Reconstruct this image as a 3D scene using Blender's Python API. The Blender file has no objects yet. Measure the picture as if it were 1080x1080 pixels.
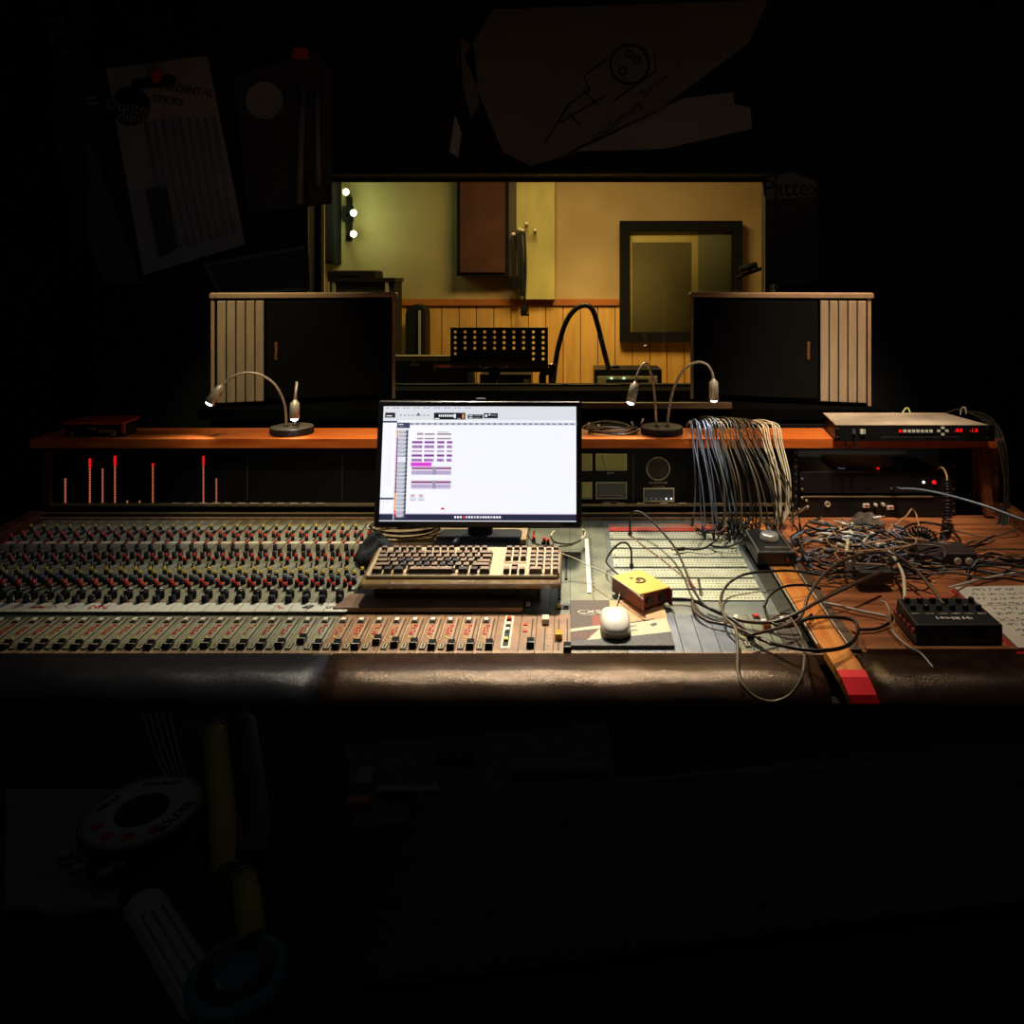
import bpy, bmesh, math, random
from mathutils import Vector, Matrix, Euler
R = random.Random(7)
C = bpy.context.scene.collection
PI = math.pi
EYE, F, CX, HY = 1.5, 790.0, 600.0, 300.0      # eye height, focal length, principal point
SL = 0.065; TA = math.atan(SL)                 # slope of the console's work surface
Y0, Z0 = 1.58, 0.72                            # its front edge

# ---------------------------------------------------------------- measuring helpers
def pw(px, py, Y): return Vector(((px-CX)*Y/F, Y, EYE-(py-HY)*Y/F))
def pp(px, py, h=0.0):
    k = (py-HY)/F; Y = (EYE-Z0+SL*Y0-h)/(k+SL)
    return Vector(((px-CX)*Y/F, Y, Z0+SL*(Y-Y0)+h))
BZ = 1.09
def pb(px, py, h=0.0):
    Y = (EYE-BZ-h)*F/(py-HY)
    return Vector(((px-CX)*Y/F, Y, BZ+h))
def sz(Y): return Z0+SL*(Y-Y0)

# ---------------------------------------------------------------- materials
MATS = {}
def mat(name, col, rough=.5, metal=0., var=0., vs=20., bump=0., bs=200., emit=None, es=0., col2=None, spec=.5, stretch=None, coat=0.):
    if name in MATS: return MATS[name]
    m = bpy.data.materials.new(name); m.use_nodes = True
    nt = m.node_tree; b = nt.nodes['Principled BSDF']
    b.inputs['Base Color'].default_value = (*col, 1); b.inputs['Roughness'].default_value = rough
    b.inputs['Metallic'].default_value = metal; b.inputs['Specular IOR Level'].default_value = spec
    b.inputs['Coat Weight'].default_value = coat
    tc = nt.nodes.new('ShaderNodeTexCoord'); mp = nt.nodes.new('ShaderNodeMapping')
    nt.links.new(tc.outputs['Object'], mp.inputs['Vector'])
    if stretch: mp.inputs['Scale'].default_value = stretch
    if var or col2:
        n = nt.nodes.new('ShaderNodeTexNoise'); n.inputs['Scale'].default_value = vs; n.inputs['Detail'].default_value = 6
        nt.links.new(mp.outputs[0], n.inputs['Vector'])
        r = nt.nodes.new('ShaderNodeValToRGB'); r.color_ramp.elements[0].position = .35; r.color_ramp.elements[1].position = .65
        c2 = col2 or tuple(c*(1-var) for c in col)
        r.color_ramp.elements[0].color = (*c2, 1); r.color_ramp.elements[1].color = (*col, 1)
        nt.links.new(n.outputs['Fac'], r.inputs[0]); nt.links.new(r.outputs[0], b.inputs['Base Color'])
    if bump:
        n2 = nt.nodes.new('ShaderNodeTexNoise'); n2.inputs['Scale'].default_value = bs; n2.inputs['Detail'].default_value = 4
        nt.links.new(mp.outputs[0], n2.inputs['Vector'])
        bp = nt.nodes.new('ShaderNodeBump'); bp.inputs['Strength'].default_value = bump; bp.inputs['Distance'].default_value = .004
        nt.links.new(n2.outputs['Fac'], bp.inputs['Height']); nt.links.new(bp.outputs[0], b.inputs['Normal'])
    if emit:
        b.inputs['Emission Color'].default_value = (*emit, 1); b.inputs['Emission Strength'].default_value = es
    MATS[name] = m; return m
def emi(name, col, s=1.): return mat(name, tuple(c*.2 for c in col), .5, emit=col, es=s)

black = mat('black_plastic', (.012,.012,.014), .42, var=.3, vs=60)
knobblk = mat('knob_black', (.01,.011,.014), .3)
matblack = mat('matt_black', (.005,.005,.006), .85, spec=.15)
rubber = mat('black_rubber', (.012,.012,.012), .38)
olive = mat('olive_painted_metal', (.38,.38,.27), .42, .0, col2=(.17,.14,.08), vs=15, bump=.15, bs=300)
tanp = mat('warm_lit_worn_metal', (.40,.22,.10), .4, .0, col2=(.18,.09,.045), vs=16, bump=.15, bs=300)  # tan tone puts the warm centre light into the paint; patches are wear
bandm = mat('brown_worn_band', (.42,.25,.12), .45, col2=(.22,.13,.07), vs=40)
steelb = mat('blue_grey_panel', (.24,.28,.35), .32, .4, col2=(.12,.14,.18), vs=14, bump=.2, bs=500)
greenp = mat('green_grey_panel', (.26,.28,.19), .4, .1, col2=(.13,.14,.10), vs=12, bump=.1, bs=200)
dark = mat('dark_seam', (.01,.01,.01), .7)
redc = mat('red_cap', (.75,.03,.015), .35)
yelc = mat('yellow_cap', (.72,.5,.04), .35)
whitec = mat('white_cap', (.85,.80,.66), .4)
orangec = mat('orange_cap', (.8,.15,.02), .35)
bluec = mat('blue_grey_cap', (.09,.11,.15), .3)
redmark = mat('red_marking', (.55,.02,.015), .4)
yelmark = mat('yellow_marking', (.75,.55,.08), .4)
cream = mat('cream_marking', (.75,.68,.48), .5)
screw = mat('screw_metal', (.35,.3,.22), .35, .9)
leather = mat('brown_leather', (.034,.016,.009), .28, col2=(.016,.008,.005), vs=35, bump=.3, bs=420, spec=.6)
leatherb = mat('dark_blue_leather', (.008,.008,.012), .34, col2=(.005,.005,.008), vs=18, bump=.3, bs=420, spec=.4)
woodor = mat('orange_wood', (.80,.20,.03), .38, col2=(.60,.10,.012), vs=7, stretch=(1,8,8), bump=.05, bs=60)
woodrail = mat('honey_wood', (.78,.32,.07), .35, col2=(.60,.17,.03), vs=6, stretch=(10,1,10))
wooddark = mat('dark_red_wood', (.13,.035,.012), .4, col2=(.07,.018,.008), vs=6, stretch=(1,8,8))
wooddesk = mat('brown_desk_wood', (.46,.15,.05), .4, col2=(.20,.06,.022), vs=5, stretch=(1,9,9), bump=.08, bs=40)
woodplank = mat('dusty_brown_plank', (.28,.17,.10), .42, col2=(.15,.085,.05), vs=6, stretch=(1,7,7), bump=.1, bs=60)
plywood = mat('pale_plywood', (.55,.40,.22), .5, col2=(.38,.26,.13), vs=5, stretch=(1,5,5))
goldedge = mat('gold_edge', (.45,.33,.15), .35, .6)
silver = mat('brushed_silver', (.75,.64,.48), .42, .3, var=.2, vs=90)
chrome = mat('chrome', (.8,.8,.8), .12, 1.)
neckm = mat('lamp_neck', (.55,.45,.33), .42, .35)
lampbase = mat('lamp_base_grey', (.02,.018,.016), .7, spec=.2)
led = emi('lamp_led', (.85,.93,1.), 14.)
redled = emi('red_led', (1.,.006,.01), 1.1)
redled2 = emi('red_led_soft', (1.,.01,.012), .75)
ambled = emi('amber_led', (1.,.27,.13), .42)
whiteled = emi('white_led', (.9,.95,1.), 1.6)
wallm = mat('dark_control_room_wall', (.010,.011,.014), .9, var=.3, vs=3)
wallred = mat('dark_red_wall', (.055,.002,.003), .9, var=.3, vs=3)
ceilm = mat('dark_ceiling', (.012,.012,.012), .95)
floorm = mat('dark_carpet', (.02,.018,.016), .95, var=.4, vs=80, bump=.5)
ltan = mat('live_room_plaster', (.40,.29,.14), .7, col2=(.33,.23,.10), vs=2.5, bump=.1, bs=20)
lolive = mat('live_room_pillar_plaster', (.44,.38,.13), .7, col2=(.36,.31,.10), vs=3, stretch=(3,3,1))
lgreen = mat('olive_plaster', (.33,.27,.12), .7, col2=(.25,.21,.09), vs=2)
lboard = mat('pine_wainscot', (.66,.38,.10), .5, col2=(.54,.29,.07), vs=3, stretch=(8,8,1))
lrail = mat('chair_rail_wood', (.40,.13,.03), .4, var=.3, vs=5)
livefl = mat('live_room_floor', (.2,.12,.06), .6, var=.3, vs=6)
panelred = mat('maroon_absorber_fabric', (.07,.020,.009), .9, var=.4, vs=3)
beige = mat('beige_grille_slats', (.60,.43,.27), .6, col2=(.50,.36,.22), vs=9, stretch=(6,6,1), bump=.1, bs=200)
rimm = mat('speaker_rim_veneer', (.62,.40,.23), .38, var=.25, vs=8)
grille = mat('speaker_grille_cloth', (.005,.0045,.0045), .85, bump=.3, bs=900, spec=.15)
badge = mat('orange_badge', (.75,.28,.04), .4, emit=(1,.35,.05), es=.03)
paper = mat('paper', (.62,.55,.45), .7, var=.12, vs=12)
tapem = mat('white_label_tape', (.82,.80,.70), .5, var=.08, vs=20)
inkb = mat('black_ink', (.02,.02,.03), .6)
inkr = mat('red_ink', (.6,.02,.03), .6)
cloth = mat('charcoal_cloth', (.035,.04,.05), .85, col2=(.015,.017,.022), vs=25, bump=.8, bs=120)
foam = mat('green_black_foam', (.10,.11,.05), .9, col2=(.03,.034,.016), vs=160, bump=1, bs=260)
keym = mat('grubby_key', (.36,.225,.135), .35, col2=(.15,.09,.06), vs=60)
keyd = mat('dark_worn_key_and_shade', (.05,.035,.03), .3, col2=(.02,.016,.015), vs=40)
kframe = mat('cream_keyboard_frame', (.56,.43,.25), .4, var=.2, vs=15)
kclear = mat('amber_clear_plastic', (.24,.16,.07), .12, col2=(.12,.07,.03), vs=10, coat=.8)
mousew = mat('white_mouse_shell', (.9,.84,.74), .3, coat=.5)
mouseb = mat('mouse_clear_base', (.42,.32,.2), .15)
jackw = mat('patchbay_cream_strip', (.60,.62,.46), .42, col2=(.46,.48,.34), vs=12)
jackr = mat('patchbay_red_strip', (.78,.16,.10), .42, col2=(.7,.03,.03), vs=5)
diy = mat('yellow_lid', (.85,.52,.10), .35, var=.12, vs=12)
dir_ = mat('red_brown_box_side', (.30,.05,.02), .35, col2=(.14,.025,.012), vs=18)
olivemeter = mat('olive_meter_face', (.30,.28,.09), .35, emit=(.4,.35,.05), es=.06)
bluemeter = mat('blue_grey_meter_face', (.06,.075,.10), .3)
rackblk = mat('rack_black', (.016,.015,.015), .4, .3, var=.3, vs=30)
racktop = mat('beige_rack_lid', (.78,.60,.42), .45, col2=(.36,.27,.19), vs=6)
redlid = mat('red_orange_lid', (.62,.10,.03), .35, col2=(.5,.04,.02), vs=6)
redtape = mat('red_tape', (.95,.004,.012), .5)

# ---------------------------------------------------------------- mesh builder
class MB:
    def __init__(s): s.v=[]; s.f=[]; s.m=[]; s.sm=[]
    def add(s, vs, fs, mi=0, sm=False):
        o=len(s.v); s.v+= [Vector(p) for p in vs]
        for f in fs: s.f.append([i+o for i in f]); s.m.append(mi); s.sm.append(sm)
        return s
    def box(s, c, d, mi=0, rz=0., M=None, top=(1,1)):
        hx,hy,hz=d[0]/2,d[1]/2,d[2]/2; tx,ty=top
        vs=[Vector((x*hx*(tx if z>0 else 1),y*hy*(ty if z>0 else 1),z*hz)) for z in(-1,1) for y in(-1,1) for x in(-1,1)]
        rot=M or Matrix.Rotation(rz,3,'Z'); vs=[rot@v+Vector(c) for v in vs]
        return s.add(vs,[(0,2,3,1),(4,5,7,6),(0,1,5,4),(2,6,7,3),(0,4,6,2),(1,3,7,5)],mi)
    def b2(s, a, b, mi=0): # by corners
        return s.box([(a[i]+b[i])/2 for i in range(3)],[abs(b[i]-a[i]) for i in range(3)],mi)
    def rbox(s, c, d, r=.004, mi=0, M=None, seg=3):  # box rounded in plan with chamfered top
        hx,hy=d[0]/2-r,d[1]/2-r; out=[]
        for cx,cy,a0 in((hx,hy,0),(-hx,hy,90),(-hx,-hy,180),(hx,-hy,270)):
            for k in range(seg+1):
                a=math.radians(a0+90*k/seg); out.append((cx+r*math.cos(a),cy+r*math.sin(a),cx*1.,cy*1.,a))
        n=len(out); t=min(r*.5,d[2]*.3); vs=[]; rot=M or Matrix.Identity(3)
        for z,ins in((-d[2]/2,0),(d[2]/2-t,0),(d[2]/2,t)):
            for (x,y,cx,cy,a) in out: vs.append(rot@Vector((x-ins*math.cos(a),y-ins*math.sin(a),z))+Vector(c))
        fs=[tuple(range(n))[::-1],tuple(range(2*n,3*n))]
        for L in range(2):
            for i in range(n): j=(i+1)%n; fs.append((L*n+i,L*n+j,(L+1)*n+j,(L+1)*n+i))
        return s.add(vs,fs,mi)
    def lathe(s, prof, n=16, c=(0,0,0), M=None, mis=None, sm=True, cap=True):
        rot=M or Matrix.Identity(3); vs=[];
        for r,z in prof:
            for k in range(n):
                a=2*PI*k/n; vs.append(rot@Vector((r*math.cos(a),r*math.sin(a),z))+Vector(c))
        o=len(s.v); s.v+=vs
        for L in range(len(prof)-1):
            for k in range(n):
                j=(k+1)%n; s.f.append([o+L*n+k,o+L*n+j,o+(L+1)*n+j,o+(L+1)*n+k]); s.m.append(mis[L] if mis else 0); s.sm.append(sm)
        if cap:
            s.f.append([o+k for k in range(n)][::-1]); s.m.append(mis[0] if mis else 0); s.sm.append(False)
            L=len(prof)-1; s.f.append([o+L*n+k for k in range(n)]); s.m.append(mis[-1] if mis else 0); s.sm.append(False)
        return s
    def cyl(s, a, b, r, n=12, mi=0, r2=None):
        a=Vector(a); b=Vector(b); d=b-a; M=d.to_track_quat('Z','Y').to_matrix()
        return s.lathe([(r,0),(r if r2 is None else r2,d.length)],n,a,M,[mi,mi])
    def tube(s, pts, r, n=7, mi=0, cl=False, sub=6):
        P=spline(pts,sub,cl) if sub>1 else [Vector(p) for p in pts]
        m=len(P); o=len(s.v); prev=None
        for i,p in enumerate(P):
            t=(P[(i+1)%m]-P[i-1]) if cl else (P[min(i+1,m-1)]-P[max(i-1,0)])
            if t.length<1e-9: t=Vector((0,0,1))
            t.normalize()
            if prev is None:
                u=t.cross(Vector((0,0,1)));
                if u.length<.1: u=t.cross(Vector((1,0,0)))
            else: u=prev-t*prev.dot(t)
            u.normalize(); prev=u; w=t.cross(u)
            rr=r(i/(m-1)) if callable(r) else r
            for k in range(n):
                a=2*PI*k/n; s.v.append(p+(u*math.cos(a)+w*math.sin(a))*rr)
        for i in range(m if cl else m-1):
            for k in range(n):
                j=(k+1)%n; i2=(i+1)%m
                s.f.append([o+i*n+k,o+i*n+j,o+i2*n+j,o+i2*n+k]); s.m.append(mi); s.sm.append(True)
        if not cl:
            for i0,rev in((0,1),(m-1,0)):
                f=[o+i0*n+k for k in range(n)]; s.f.append(f[::-1] if rev else f); s.m.append(mi); s.sm.append(False)
        return s
    def prism(s, poly, off, mi=0):   # poly: 3D points, extruded by vector off
        n=len(poly); vs=[Vector(p) for p in poly]+[Vector(p)+Vector(off) for p in poly]
        fs=[tuple(range(n))[::-1],tuple(range(n,2*n))]+[(i,(i+1)%n,n+(i+1)%n,n+i) for i in range(n)]
        return s.add(vs,fs,mi)
    def sheet(s, fn, nu, nv, mi=0, th=.003):  # surface with thickness
        top=[[Vector(fn(i/nu,j/nv)) for i in range(nu+1)] for j in range(nv+1)]
        vs=[p for row in top for p in row]; m=len(vs); vs+= [p-Vector((0,0,th)) for p in vs]; fs=[]
        for j in range(nv):
            for i in range(nu):
                a=j*(nu+1)+i; fs.append((a,a+1,a+nu+2,a+nu+1)); fs.append((m+a,m+a+nu+1,m+a+nu+2,m+a+1))
        ring=[i for i in range(nu+1)]+[j*(nu+1)+nu for j in range(1,nv+1)]+[nv*(nu+1)+i for i in range(nu-1,-1,-1)]+[j*(nu+1) for j in range(nv-1,0,-1)]
        for a,b in zip(ring,ring[1:]+ring[:1]): fs.append((a,m+a,m+b,b))
        return s.add(vs,fs,mi,True)
    def build(s, name, mats, parent=None, loc=None, rot=None, world=False, auto=False, bevel=0):
        if not isinstance(mats,(list,tuple)): mats=[mats]
        off=Vector((0,0,0))
        if world:
            if parent:
                q=parent
                while q: off+=q.location; q=q.parent
            else:
                xs=[v.x for v in s.v]; ys=[v.y for v in s.v]; zs=[v.z for v in s.v]
                off=Vector(((min(xs)+max(xs))/2,(min(ys)+max(ys))/2,min(zs)))
        me=bpy.data.meshes.new(name); me.from_pydata([v-off for v in s.v],[],s.f); me.update()
        for m in mats: me.materials.append(m)
        for i,p in enumerate(me.polygons): p.material_index=s.m[i]; p.use_smooth=s.sm[i]
        bm=bmesh.new(); bm.from_mesh(me); bmesh.ops.recalc_face_normals(bm,faces=bm.faces); bm.to_mesh(me); bm.free()
        o=bpy.data.objects.new(name,me); C.objects.link(o)
        if parent: o.parent=parent
        if world and not parent: o.location=off
        if loc is not None: o.location=loc
        if rot is not None: o.rotation_euler=rot
        if bevel:
            b=o.modifiers.new('bevel','BEVEL'); b.width=bevel; b.segments=2; b.limit_method='ANGLE'; b.angle_limit=.7
        return o
def spline(pts, sub, cl=False):
    P=[Vector(p) for p in pts]; n=len(P); out=[]
    rng=range(n if cl else n-1)
    for i in rng:
        if cl: a,b,c,d=P[i-1],P[i],P[(i+1)%n],P[(i+2)%n]
        else: a,b,c,d=P[max(i-1,0)],P[i],P[i+1],P[min(i+2,n-1)]
        for k in range(sub):
            t=k/sub; out.append(.5*((2*b)+(c-a)*t+(2*a-5*b+4*c-d)*t*t+(3*b-a-3*c+d)*t**3))
    if not cl: out.append(P[-1])
    return out
def tag(o, label=None, cat=None, group=None, kind=None):
    if label: o['label']=label
    if cat: o['category']=cat
    if group: o['group']=group
    if kind: o['kind']=kind
    return o
def empty(name, loc, label, cat, group=None, rz=0., rx=0.):
    o=bpy.data.objects.new(name,None); C.objects.link(o); o.location=loc; o.rotation_euler=(rx,0,rz); o.empty_display_size=.05
    return tag(o,label,cat,group)
def inst(src, parent, loc, rot=None, name=None):
    o=src.copy(); C.objects.link(o); o.parent=parent; o.location=loc
    if rot is not None: o.rotation_euler=rot
    return o
def struct(name, mb, m, world=False):
    o=mb.build(name,m,world=world); o['kind']='structure'; return o
def text(name, s, size, m, parent, loc, rot, ext=.0006, sx=1., align='CENTER', shear=0.):
    cu=bpy.data.curves.new(name,'FONT'); cu.body=s; cu.size=size; cu.extrude=ext; cu.align_x=align; cu.align_y='CENTER'; cu.shear=shear
    t=bpy.data.objects.new(name,cu); C.objects.link(t)
    dg=bpy.context.evaluated_depsgraph_get(); me=bpy.data.meshes.new_from_object(t.evaluated_get(dg)); me.materials.clear(); me.materials.append(m)
    bpy.data.objects.remove(t)
    o=bpy.data.objects.new(name,me); C.objects.link(o)
    if parent: o.parent=parent
    o.location=loc; o.rotation_euler=rot; o.scale=(sx,1,1); return o
FR=(PI/2,0,0)
def strokes(name, L_, hgt, m, parent, loc, rot, seed=1):     # print too small to read: a row of little strokes
    rr=random.Random(seed); q=MB(); x=-L_/2
    while x<L_/2:
        w_=rr.uniform(.12,.3)*hgt; k=rr.random()
        if k<.8: q.b2((x,-hgt*.5*rr.uniform(.6,1),0),(x+w_,hgt*.5*rr.uniform(.6,1),.0004))
        if k>.4: q.b2((x,-hgt*.1,0),(x+hgt*.5,hgt*.08,.0004))
        x+=hgt*rr.uniform(.45,.7)
    return q.build(name,[m],parent,loc=loc,rot=rot)

# ---------------------------------------------------------------- camera
cam=bpy.data.cameras.new('camera'); co=bpy.data.objects.new('camera',cam); C.objects.link(co)
co.location=(0,0,EYE); co.rotation_euler=(PI/2,0,0); cam.sensor_width=36; cam.lens=36*F/1080
cam.shift_x=(540-CX)/1080; cam.shift_y=(HY-540)/1080; cam.clip_start=.02
bpy.context.scene.camera=co

# ================================================================ THE ROOM
XL,XR,YB,YW,WT,H=-2.45,2.15,-1.4,3.3,.22,2.95
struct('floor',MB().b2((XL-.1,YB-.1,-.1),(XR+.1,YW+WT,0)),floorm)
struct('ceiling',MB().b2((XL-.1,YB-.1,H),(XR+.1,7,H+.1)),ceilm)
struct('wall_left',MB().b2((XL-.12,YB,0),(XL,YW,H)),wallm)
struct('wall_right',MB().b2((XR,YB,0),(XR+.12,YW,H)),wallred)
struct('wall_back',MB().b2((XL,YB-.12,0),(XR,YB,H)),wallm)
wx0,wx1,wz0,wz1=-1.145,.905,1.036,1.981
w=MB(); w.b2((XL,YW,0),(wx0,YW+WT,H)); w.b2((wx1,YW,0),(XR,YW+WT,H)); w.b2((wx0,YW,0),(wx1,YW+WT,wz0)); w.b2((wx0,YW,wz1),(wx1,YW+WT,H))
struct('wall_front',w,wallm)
# control room window with frame, sill and pane
f=MB(); e=.012
for a,b in(((wx0-e,YW-.012,wz0),(wx0,YW,wz1)),((wx1,YW-.012,wz0),(wx1+.01,YW,wz1)),((wx0-e,YW-.012,wz1),(wx1+.01,YW,wz1+.01))): f.b2(a,b)
fr=f.build('window_1',[mat('window_edge_trim',(.10,.08,.04),.3,.5)]); fr['kind']='structure'
g=MB(); 
for a,b in(((wx0,YW+.10,wz0),(wx0+.02,YW+.14,wz1)),((wx1-.012,YW+.10,wz0),(wx1,YW+.14,wz1)),((wx0,YW+.10,wz1-.012),(wx1,YW+.14,wz1)),((wx0,YW+.10,wz0),(wx1,YW+.14,wz0+.008))): g.b2(a,b)
g.build('window_frame',[matblack],fr)
g=MB(); g.b2((wx0,YW-.05,wz0-.028),(wx1,YW+.11,wz0+.003)); g.build('window_sill',[mat('dark_varnished_sill',(.012,.009,.006),.7,spec=.05)],fr)
g=MB(); g.b2((wx0+.005,YW-.056,wz0-.012),(wx1-.005,YW-.049,wz0-.006)); g.build('sill_edge',[goldedge],fr)
gm=bpy.data.materials.new('window_glass'); gm.use_nodes=True; nt=gm.node_tree; nt.nodes.clear()
o_=nt.nodes.new('ShaderNodeOutputMaterial'); mx=nt.nodes.new('ShaderNodeMixShader'); tr=nt.nodes.new('ShaderNodeBsdfTransparent'); gl=nt.nodes.new('ShaderNodeBsdfGlossy'); fz=nt.nodes.new('ShaderNodeFresnel')
gl.inputs['Roughness'].default_value=.02; fz.inputs['IOR'].default_value=1.35; tr.inputs['Color'].default_value=(.95,.97,.9,1)
nt.links.new(fz.outputs[0],mx.inputs[0]); nt.links.new(tr.outputs[0],mx.inputs[1]); nt.links.new(gl.outputs[0],mx.inputs[2]); nt.links.new(mx.outputs[0],o_.inputs[0])
g=MB(); g.b2((wx0+.03,YW+.117,wz0+.008),(wx1-.012,YW+.123,wz1-.012)); g.build('window_pane',[gm],fr)
# dark red curtain strips in the corners
c=MB(); c.sheet(lambda u,v:(-2.16+.05*u+.0,3.2+.03*math.sin(u*9),v*2.9),6,2,0,.004)
tag(MB().b2((-2.15,3.22,.0),(-2.11,3.28,2.9)).build('curtain_strip',wallred,world=True),'dark red vertical strip of curtain on the wall left of the left speaker','curtain')

# live room
LB=6.5; LX0,LX1=-2.3,2.1
struct('wall_live_left',MB().b2((LX0-.1,YW+WT,0),(LX0,LB,H)),lgreen)
struct('wall_live_right',MB().b2((LX1,YW+WT,0),(LX1+.1,LB,H)),ltan)
struct('floor_live',MB().b2((LX0,YW+WT,-.1),(LX1,LB,0)),livefl)
zr=pw(0,319,LB).z
w=MB(); w.b2((LX0,LB,zr),(-.98,LB+.1,H),1); w.b2((-.98,LB,zr),(LX1,LB+.1,H),0)
struct('wall_live_back',w,[ltan,lgreen])
w=MB(); x=LX0
while x<LX1-.02: w.b2((x+.004,LB-.02,0),(min(x+.146,LX1),LB+.04,zr)); x+=.15
w.b2((LX0,LB,0),(LX1,LB+.08,zr),1)
struct('trim_1',w,[lboard,mat('groove_brown',(.18,.09,.03),.8)])
struct('trim_2',MB().b2((LX0,LB-.045,zr-.025),(LX1,LB,zr+.03)),lrail)
px0,px1=pw(545,0,6.4).x,pw(585,0,6.4).x
struct('wall_live_pillar',MB().b2((px0,6.38,zr+.03),(px1,LB,H)),lolive)
# framed inner window in the back wall
a=pw(653,360,LB); b=pw(780,234,LB); t=.085
f=MB(); 
f.b2((a.x,LB-.115,a.z),(a.x+t,LB-.048,b.z)); f.b2((b.x-t,LB-.115,a.z),(b.x,LB-.048,b.z)); f.b2((a.x+t,LB-.115,b.z-t),(b.x-t,LB-.048,b.z)); f.b2((a.x+t,LB-.115,a.z),(b.x-t,LB-.048,a.z+t))
fr=f.build('window_2',[matblack]); fr['kind']='structure'
# seen through it: pale doorway reveal and a grey door beyond
f=MB(); f.b2((a.x+t,LB-.056,a.z+t),(b.x-t,LB-.050,b.z-t)); f.build('window_reveal',[mat('booth_wall',(.62,.46,.2),.6)],fr)
q0=pw(666,350,LB); q1=pw(728,256,LB)
f=MB(); f.b2((q0.x,LB-.062,a.z+t),(q1.x,LB-.060,q1.z)); f.build('inner_door',[mat('booth_door_grey',(.17,.13,.07),.6,var=.2,vs=2)],fr)
f=MB(); f.b2((pw(735,0,LB).x,LB-.062,a.z+t),(b.x-t,LB-.057,b.z-t)); f.build('inner_side_wall',[mat('booth_side_grey',(.22,.21,.15),.5)],fr)
f=MB(); f.b2((a.x+t,LB-.09,a.z+t),(b.x-t,LB-.086,b.z-t)); f.build('window_pane',[gm],fr)

# wall absorber
a=pw(481,291,6.3); b=pw(536,180,6.3)
t_=empty('acoustic_panel',(a.x,6.3,a.z),'large maroon fabric acoustic panel hanging on the live room back wall','acoustic panel')
MB().b2((a.x,6.34,a.z),(b.x,6.49,b.z)).build('panel_frame',[matblack],t_,world=True)
MB().b2((a.x+.03,6.32,a.z+.03),(b.x-.03,6.34,b.z)).build('fabric_front',[panelred],t_,world=True)
MB().b2((b.x,6.38,a.z-.02),(px0,6.46,b.z)).build('side_board',[mat('dark_brown_board',(.05,.03,.015),.6)],t_,world=True)
a=pw(343,278,6.3); b=pw(352.5,180,6.3)
tag(MB().b2((a.x,6.3,a.z),(b.x,6.499,b.z)).b2((a.x+.01,6.29,a.z+.02),(b.x-.01,6.3,b.z)).build('acoustic_panel',[matblack],world=True),'narrow black panel at the left edge of the window, above the black cases','acoustic panel')

# spot bar with three bulbs
c=pw(364,226,6.35)
t_=empty('wall_spotlight',(c.x,6.48,c.z),'three-bulb black spotlight bar on the live room wall, bulbs glowing','wall lamp')
MB().b2((c.x-.02,6.45,c.z-.22),(c.x+.02,6.5,c.z+.16)).b2((c.x-.05,6.43,c.z-.05),(c.x+.03,6.5,c.z+.08)).build('mounting_bar',[matblack],t_,world=True)
bulbm=emi('warm_green_bulb',(.95,1.,.7),9.)
for (x,y) in((366,203),(374,225),(374,247)):
    p=pw(x,y,6.3)
    s=MB().cyl((c.x,6.44,p.z),p,.018,10,0,.028).build('lamp_head',[matblack],t_,world=True)
    MB().lathe([(.004,-.028),(.02,-.02),(.028,0),(.02,.02),(.004,.028)],12,p+Vector((.0,-.03,0))).build('bulb',[bulbm],s,world=True)
    L=bpy.data.lights.new('bulb_light','POINT'); L.energy=2.2; L.color=(.85,1.,.55); L.shadow_soft_size=.04
    lo=bpy.data.objects.new('bulb_light',L); C.objects.link(lo); lo.parent=s; lo.location=p+Vector((0.02,-.12,0))-Vector(t_.location)

# hanging headphone cables on pegs
a=pw(549,240,6.3)
t_=empty('cable_hanger',(a.x,6.36,a.z),'row of small pegs on the pillar with black cables and headphones hanging down','cable rack')
for (x,y) in((541.5,247),(548,242),(555,236),(551,243),(564,243)):
    p=pw(x,y,6.28); MB().cyl(p,(p.x,6.38 if x>546 else 6.46,p.z),.012,8).lathe([(.004,-.015),(.018,-.01),(.018,.01),(.004,.015)],8,p).build('peg',[silver],t_,world=True)
for k,(x0,y0,x1,y1,r) in enumerate(((541,247,541,303,.012),(546,243,547,300,.018),(548,242,551,312,.018),(553,243,553,318,.012))):
    p=pw(x0,y0,6.29); q=pw(x1,y1,6.3); m_=(p+q)/2+Vector((.01,0,0))
    MB().tube([p,m_,q],r,6).build('hanging_cable',[rubber],t_,world=True)
for (x,y,h_) in((541.5,298,.1),(548,298,.1)):
    p=pw(x,y,6.3); MB().rbox(p,(.06,.05,h_),.015).build('earcup',[matblack],t_,world=True)
p=pw(552.5,319,6.3); q=pw(553,327,6.3); MB().tube([p,q,pw(553,331,6.3),pw(558,332,6.3)],lambda t:.03 if .2<t<.7 else .012,8).build('plug',[matblack],t_,world=True)

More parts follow.
